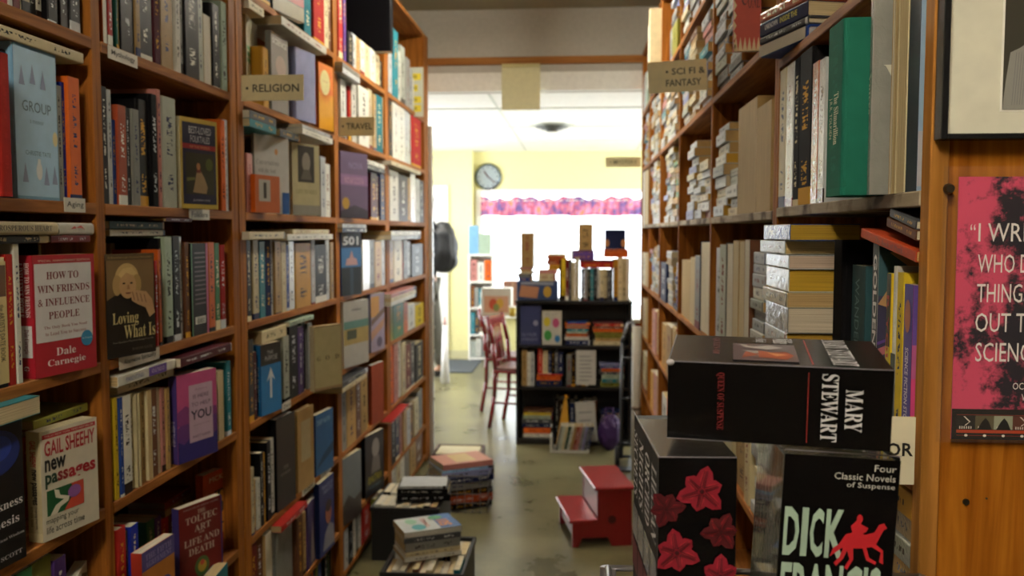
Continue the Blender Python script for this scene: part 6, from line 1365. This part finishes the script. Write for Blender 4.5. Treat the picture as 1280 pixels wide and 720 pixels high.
# second crate and stack, further back
x2, x3 = -.90, Xat(560, 3.9, .2)
crate('black_crate', x2+.02, x3, 3.62, 3.98, .23, 'black crate heaped with dark hardbacks, behind the nearest floor crate', BX)
crate_books(x2+.02, x3, 3.64, 9, 'white white white cream white grey black black maroon', 'books in the second floor crate', .21, .235)
crate_books(x2+.02, x3, 3.81, 8, 'black white grey black cream white black maroon', 'rear books in the second floor crate', .22, .24)
zz = max(b['f'][5] for b in BOOKS if 'second floor crate' in b['cell'])+.001
fstack((x2+x3)/2+.07, 3.76, zz, [(.03, .16, .23, 'black', True, None), (.025, .16, .22, 'black', True, None), (.012, .15, .2, 'silver', True, None)], 'dark pile on the second floor crate', .1)
# third: wire basket with coloured stack
x4, x5 = Xat(536, 4.35, .2), Xat(612, 4.35, .2)
e = empty('wire_basket', ((x4+x5)/2, 4.42, 0), 0, 'wire basket holding a coloured pile of books on the floor, farthest of the three', 'basket')
X, Y = (x5-x4)/2, .15; WM = mat('basket_wire', '77787c', .3, .8)
for i in range(5):
    z = .01+i*.045; MB().tube([(-X, -Y, z), (X, -Y, z), (X, Y, z), (-X, Y, z), (-X, -Y, z)], .002 if i < 4 else .0035, 6).out('wire_hoop', WM, e)
for i in range(9):
    x = -X+2*X*i/8; MB().tube([(x, -Y, .19), (x, -Y, .004), (x, Y, .004), (x, Y, .19)], .0016, 6).out('wire_stay', WM, e)
fstack((x4+x5)/2, 4.42, .0065, [(.03, .2, .26, 'black', True, None), (.04, .2, .27, 'rust', True, None), (.03, .2, .27, 'dkbrown', True, None), (.035, .2, .26, 'grey', True, None), (.03, .21, .28, 'navy', False, None), (.03, .21, .28, 'lavender', False, None), (.012, .2, .28, 'lightblue', False, None),
       (.03, .2, .27, 'pink', False, 'salmon pink book with yellow print, topmost in the wire basket pile'), (.008, .2, .28, 'lightblue', False, 'thin pale blue booklet on the very top of the wire basket pile')], 'coloured pile in the wire basket', .5)
pk = BOOKS[-2]; art(pk, lambda c, s, b: [[F_.rect(.02, .98, .02, .98, 'c07c68', 1), F_.rect(.12, .88, .3, .7, 'c8a868', 2)] for F_ in (c, b)])
BOOKS.pop(); REG.pop()
# low wooden box with flat cards at the end of the pine case
e = empty('wooden_tray', (XL+.18, 5.32, 0), 0, 'low dark red wooden tray with cream cards by the far end of the pine bookcase', 'tray')
MR = mat('reddish_wood', '4c2018', .45)
box('tray_bottom', MR, -.14, .16, -.13, .13, 0, .01, e)
for a in ((-.14, .16, -.13, -.12), (-.14, .16, .12, .13), (-.14, -.13, -.12, .12), (.15, .16, -.12, .12)): box('tray_side', MR, *a, .01, .06, e)
e2 = empty('card_stack', (XL+.19, 5.32, .0105), 0, 'stack of cream cards with dark lettering in the low wooden tray', 'cards')
for i in range(4): box('card', mat('cream_card_b', 'c4b890', .6), -.13, .13, -.105, .105, i*.012, i*.012+.011, e2)
Face(e2, (-.13, -.105, .0475), (1, 0, 0), (0, 1, 0), .26, .21).text('OPEN', .4, .85, .35, .6, '4c4424', lv=1)
bpy.data.objects.remove([o for o in e2.children if o.name.startswith('lettering')][0])
# ------------------------------------------------------------ red chairs and table
RC = mat('red_lacquer', '7a1018', .25, coat=.4)
def chair(label):
    r = empty('dining_chair', (0, 0, 0), 0, label, 'chair', 'red chairs at the table')
    def add(nm, mb, m=RC, sm=False): return mb.out(nm, m, r, sm)
    sw = .20
    add('seat', MB().box(-.20, .20, -sw, sw, .435, .46, .008)); add('seat_pad', MB().box(-.18, .18, -sw+.02, sw-.02, .46, .478, .008), mat('seat_pad', '8c6a62', .6))
    for s_ in (-1, 1):
        add('leg', MB().cyl((.175, s_*.17, 0), (.18, s_*.175, .435), .013, .020, 10), sm=True)
        pts = [(-.235, s_*.175, 0), (-.19, s_*.175, .25), (-.185, s_*.175, .46), (-.20, s_*.175, .66), (-.25, s_*.175, .86)]
        mb = MB()
        for a, b in zip(pts, pts[1:]): mb.cyl(a, b, .018, n=10)
        for p in pts[1:-1]: mb.ball(p, .018, 10)
        mb.ball(pts[-1], .018, 10); add('back_post', mb, sm=True)
        add('stretcher', MB().cyl((-.20, s_*.172, .20), (.178, s_*.172, .20), .009, n=8), sm=True)
    add('stretcher', MB().cyl((.177, -.172, .28), (.177, .172, .28), .009, n=8), sm=True)
    mb = MB(); mb.box(-.262, -.232, -.175, .175, .79, .865, .006); add('top_rail', mb)
    for y in (-.10, -.035, .035, .10): add('back_slat', MB().cyl((-.195, y, .47), (-.245, y, .80), .011, n=8), sm=True)
    add('back_splat', MB().box(-.245, -.228, -.085, .085, .50, .80, .004))
    add('lower_rail', MB().cyl((-.19, -.175, .52), (-.19, .175, .52), .011, n=8), sm=True)
    return r
def copy_tree(o, parent=None):
    c = o.copy(); COL.objects.link(c)
    if parent: c.parent = parent
    for ch in list(o.children): copy_tree(ch, c)
    return c
ch = chair('red wooden chair pulled to the table, the one nearer the black bookshelf')
ch.location = (Xat(655, 6.30, .4), 6.30, 0); ch.rotation_euler = (0, 0, R(-14)); ch.scale = (.9, .9, .92)
c2_ = copy_tree(ch); c2_.location = (Xat(640, 6.85, .4), 6.90, 0); c2_.rotation_euler = (0, 0, R(-10)); c2_.scale = (.9, .9, .92); c2_['label'] = 'red wooden chair at the table, the farther one beside the open floor'
# the table
e = empty('table', (.06, 7.1, 0), 0, 'table with a pale top behind the black bookshelf, red chairs at its side', 'table')
box('tabletop', mat('table_top', 'cfc9ba', .3), -.42, .62, -.65, .65, .735, .765, e, .004); box('apron', RC, -.37, .57, -.6, .6, .66, .735, e)
for x in (-.36, .56):
    for y in (-.59, .59): MB().cyl((x, y, 0), (x, y, .66), .022, .032, 12).out('leg', RC, e, True)
e = empty('display_box', (Xat(624, 6.7, .85), 6.62, .7655), 0, 'white display box with an orange floral print standing on the table', 'box')
hz = Zat(361, 0, 6.6)-.7655
box('box_body', mat('display_white', 'dad7cd', .4), -.13, .10, 0, .16, 0, hz, e, .004); f = Face(e, (-.13, -.0002, 0), (1, 0, 0), (0, 0, 1), .23, hz)
f.rect(.1, .9, .12, .72, 'd8a88c', 1); f.disc(.4, .42, .14, .2, 'c8583c', 2); f.disc(.62, .45, .12, .18, 'd8b04c', 3); f.disc(.5, .3, .1, .14, '8c9c5c', 3)
e = empty('lying_parcel', (Xat(632, 7.0, .85), 7.0, .7655), 0, 'small brown cardboard parcel behind the white display box', 'box'); hz = Zat(352, 0, 7.)-.7655
box('carton', mat('carton', 'a87c68', .7), -.02, .14, 0, .12, 0, hz, e, .003); box('tape', mat('tape', 'c4a080', .4), .05, .065, -.0006, 0, 0, hz, e)
e = empty('yellow_bottle', (Xat(640, 6.5, .85), 6.56, .7655), 0, 'small yellow tub on the table edge', 'tub'); MB().cyl((0, 0, 0), (0, 0, .07), .022, .026, 16).out('tub_body', mat('tub_yellow', 'c8b03c', .4), e, True); MB().cyl((0, 0, .07), (0, 0, .08), .028, n=16).out('lid', WHITE, e, True)
# ------------------------------------------------------------ white shelf by the window
Yw = 9.42
wa, wb2 = Xat(585, Yw, .7), Xat(617, Yw, .7)
e = empty('white_bookshelf', ((wa+wb2)/2, Yw, 0), 0, 'narrow white bookshelf in the corner beside the bright window', 'bookcase')
WS = mat('white_shelf', 'e6e4dc', .4); X = (wb2-wa)/2; zs = [0, .02] ; ht = Zat(318, 0, Yw)
box('side_panel', WS, -X, -X+.02, 0, .18, 0, ht-.02, e); box('side_panel', WS, X-.02, X, 0, .18, 0, ht-.02, e); box('back_panel', WS, -X+.02, X-.02, .17, .18, 0, ht-.02, e); box('top_board', WS, -X, X, 0, .18, ht-.02, ht, e)
lv = [Zat(v, 0, Yw) for v in (352, 385, 419)]+[.04]
for z in lv: box('shelf_board', WS, -X+.02, X-.02, 0, .17, z-.02, z, e)
a0 = 588; 
for j, (z, top, cols) in enumerate(((lv[0], ht-.02, 'pink white orange'), (lv[1], lv[0]-.02, 'brown grey teal dkgrey tan'), (lv[2], lv[1]-.02, 'teal dkgrey brown grey tan'), (lv[3], lv[2]-.02, 'palegrey white grey silver'))):
    cs = cols.split(); w_ = (2*X-.05)/len(cs)
    for i, cc in enumerate(cs): add_book((e.location.x-X+.025+w_*(i+.5), Yw+.012, z+.0004), -math.pi/2, .12, (top-z)*random.uniform(.74, .9), w_-.003, cc, ['top', 'second', 'third', 'lowest'][j]+' compartment of the white bookshelf', hard=False)
cs = (('lightblue', 586, 598, 282), ('palegreen', 598.5, 614, 292))
for cc, u0, u1, vt in cs: b = rb('F', u0, u1, vt, 0, cc, 'top of the white bookshelf', Y=Yw+.03, zb=ht+.001, t=.03); b['keep'] = True; b['label'] = CN[cc]+' cover displayed on top of the white bookshelf'
# door mat
e = box('floor_mat', mat('mat_grey', '4c5258', .9, bump=.4, bscale=300), Xat(548, 9., 0), Xat(596, 9.0, 0), 8.62, 9.45, .0005, .012, None, .004); tag(e, 'grey rubber door mat on the floor before the far door', 'mat')
# ------------------------------------------------------------ the customer
px, py = Xat(533, 8.25, 1), 8.25
per = empty('person', (px, py, 0), 0, 'person in grey patterned trousers with a bulging black backpack, standing by the far door', 'person')
def skin(name, joints, edges, radii, m, parent, sub=2):
    me = bpy.data.meshes.new(name); me.from_pydata(joints, edges, []); o = bpy.data.objects.new(name, me); COL.objects.link(o); o.parent = parent
    md = o.modifiers.new('skin', 'SKIN'); md.use_smooth_shade = True
    for i, r in enumerate(radii):
        sv = me.skin_vertices[0].data[i]; sv.radius = r if isinstance(r, tuple) else (r, r); sv.use_root = (i == 0)
    s_ = o.modifiers.new('sub', 'SUBSURF'); s_.levels = sub; s_.render_levels = sub; me.materials.append(m); return o
SK = mat('skin_tone', 'b08468', .5); 
# faces -x ; y is its side direction
J = [(0, 0, .95), (0, 0, 1.10), (-.01, 0, 1.28), (-.01, 0, 1.43), (-.02, 0, 1.50), (-.035, 0, 1.58), (-.045, 0, 1.68), (-.04, 0, 1.745)]; Rr = [(.10, .14), (.095, .13), (.10, .15), (.07, .12), .052, (.062, .062), (.088, .075), (.07, .06)]
E = [(i, i+1) for i in range(7)]
for s_ in (-1, 1):
    k = len(J); J += [(0, s_*.09, .88), (-.01 if s_ < 0 else .06, s_*.10, .49), (.02 if s_ < 0 else .12, s_*.105, .08), (-.12 if s_ < 0 else -.02, s_*.115, .035)]; Rr += [.085, .058, .038, (.03, .042)]; E += [(0, k), (k, k+1), (k+1, k+2), (k+2, k+3)]
    k = len(J); J += [(-.01, s_*.20, 1.42), (.02, s_*.25, 1.15), (-.16, s_*.20, 1.02), (-.22, s_*.18, 1.00)]; Rr += [.052, .042, .032, (.02, .035)]; E += [(3, k), (k, k+1), (k+1, k+2), (k+2, k+3)]
skin('body', J, E, Rr, SK, per)
for s_ in (-1, 1):
    hand = (-.235, s_*.18, 1.0)
    for i, L_ in enumerate((.060, .070, .066, .052)):
        z = 1.025-i*.017; skin('finger', [(-.235, s_*.175, z), (-.235-L_*.55, s_*.172, z-.004), (-.235-L_, s_*.160, z-.014)], [(0, 1), (1, 2)], [.009, .0085, .007], SK, per, 1)
    skin('thumb', [(-.215, s_*.165, 1.03), (-.24, s_*.145, 1.045), (-.265, s_*.14, 1.05)], [(0, 1), (1, 2)], [.011, .010, .008], SK, per, 1)
JK = mat('dark_jacket', '202228', .8, bump=.3); TRm = mat('patterned_trousers', '5c5a50', .8, bscale=18, bump=.2); SH = mat('shoe', '26221e', .5)
J = [(0, 0, .90), (0, 0, 1.10), (-.01, 0, 1.28), (-.01, 0, 1.43), (-.015, 0, 1.485)]; Rr = [(.115, .155), (.11, .145), (.115, .165), (.085, .135), (.06, .065)]; E = [(i, i+1) for i in range(4)]
for s_ in (-1, 1): k = len(J); J += [(-.01, s_*.20, 1.42), (.02, s_*.255, 1.15), (-.15, s_*.205, 1.025)]; Rr += [.066, .056, .045]; E += [(3, k), (k, k+1), (k+1, k+2)]
skin('jacket', J, E, Rr, JK, per)
J = [(0, 0, .95), (0, -.09, .86), (-.01, -.10, .49), (.02, -.105, .10), (0, .09, .86), (.06, .10, .49), (.12, .105, .10)]
skin('trousers', J, [(0, 1), (1, 2), (2, 3), (0, 4), (4, 5), (5, 6)], [(.11, .15), .105, .078, .062, .105, .078, .062], TRm, per)
for x, y in ((.02, -.105), (.12, .105)): skin('shoe', [(x+.02, y, .045), (x-.06, y, .045), (x-.15, y, .035)], [(0, 1), (1, 2)], [(.045, .045), (.042, .045), (.032, .04)], SH, per)
mb = MB().ball((-.03, 0, 1.70), .108, 20, (1, .86, 1.02)); bmesh.ops.delete(mb.bm, geom=[v for v in mb.bm.verts if v.co.x < -.07 and v.co.z < 1.74], context='VERTS'); mb.out('hair', mat('dark_hair', '241a14', .6, bump=.5, bscale=120), per, True)
MB().cyl((-.125, 0, 1.665), (-.15, 0, 1.64), .009, .014, 10).out('nose', SK, per, True)
for s_ in (-1, 1):
    MB().ball((-.118, s_*.032, 1.675), .011, 10).out('eye', mat('eye', 'd8d4cc', .2), per, True); MB().ball((-.127, s_*.032, 1.675), .005, 8).out('iris', mat('iris', '2c2018', .2), per, True)
    MB().ball((-.035, s_*.082, 1.655), .028, 10, (.7, .35, 1.1)).out('ear', SK, per, True)
MB().ball((-.122, 0, 1.605), .02, 10, (.4, 1.1, .3)).out('mouth', mat('lips', '8c4c44', .5), per, True)
# backpack held by the person: a thing of its own
e = empty('backpack', (px+.17, py, 1.05), 0, 'bulging black backpack worn by the person near the far door', 'backpack')
BP = mat('backpack_black', '101114', .55, bump=.4, bscale=25)
bm = bmesh.new(); bmesh.ops.create_icosphere(bm, subdivisions=4, radius=1)
for v in bm.verts:
    n_ = 1+.05*math.sin(v.co.z*9+v.co.y*4)+.04*math.sin(v.co.y*11+v.co.x*7); x_, y_, z_ = v.co
    v.co = Vector((.115*n_*math.copysign(abs(x_)**.8, x_)*(1.08-.22*z_), .17*n_*math.copysign(abs(y_)**.7, y_), .20+.235*math.copysign(abs(z_)**.8, z_)))
me = bpy.data.meshes.new('main_sack'); bm.to_mesh(me); bm.free()
for p_ in me.polygons: p_.use_smooth = True
link_mesh('main_sack', me, BP, e)
MB().ball((.07, 0, .12), 1, 18, (.055, .12, .12)).out('front_pocket', BP, e, True); MB().ball((-.01, 0, .40), 1, 16, (.08, .11, .05)).out('top_flap', BP, e, True)
for s_ in (-1, 1): MB().tube([(-.10, s_*.10, .34), (-.24, s_*.12, .40), (-.33, s_*.13, .25), (-.28, s_*.14, .06), (-.10, s_*.11, .04)], .012, 8).out('shoulder_strap', BP, e, True)
MB().cyl((.118, -.005, .18), (.124, .0, .13), .008, n=10).out('buckle', mat('buckle', '8c8480', .3, .7), e, True)
# slim white tapered stand by the legs
e = empty('white_cone', (Xat(556, 8.0, .5), 8.0, 0), 0, 'slim white tapered stand with a pinkish top on the floor beside the person', 'stand')
z1 = Zat(448, 0, 8.0); z2 = Zat(400, 0, 8.)
MB().cyl((0, 0, .012), (0, 0, z2-.06), .045, .018, 16).out('tapered_body', mat('umbrella_white', 'e8e8e8', .5), e, True); MB().cyl((0, 0, z2-.06), (0, 0, z2+.02), .012, n=12).out('pink_top', mat('umbrella_pink', 'c08a80', .4), e, True); MB().cyl((0, 0, 0), (0, 0, .012), .03, n=12).out('foot', mat('umbrella_white', 'e8e8e8', .5), e, True)
build_books(300)
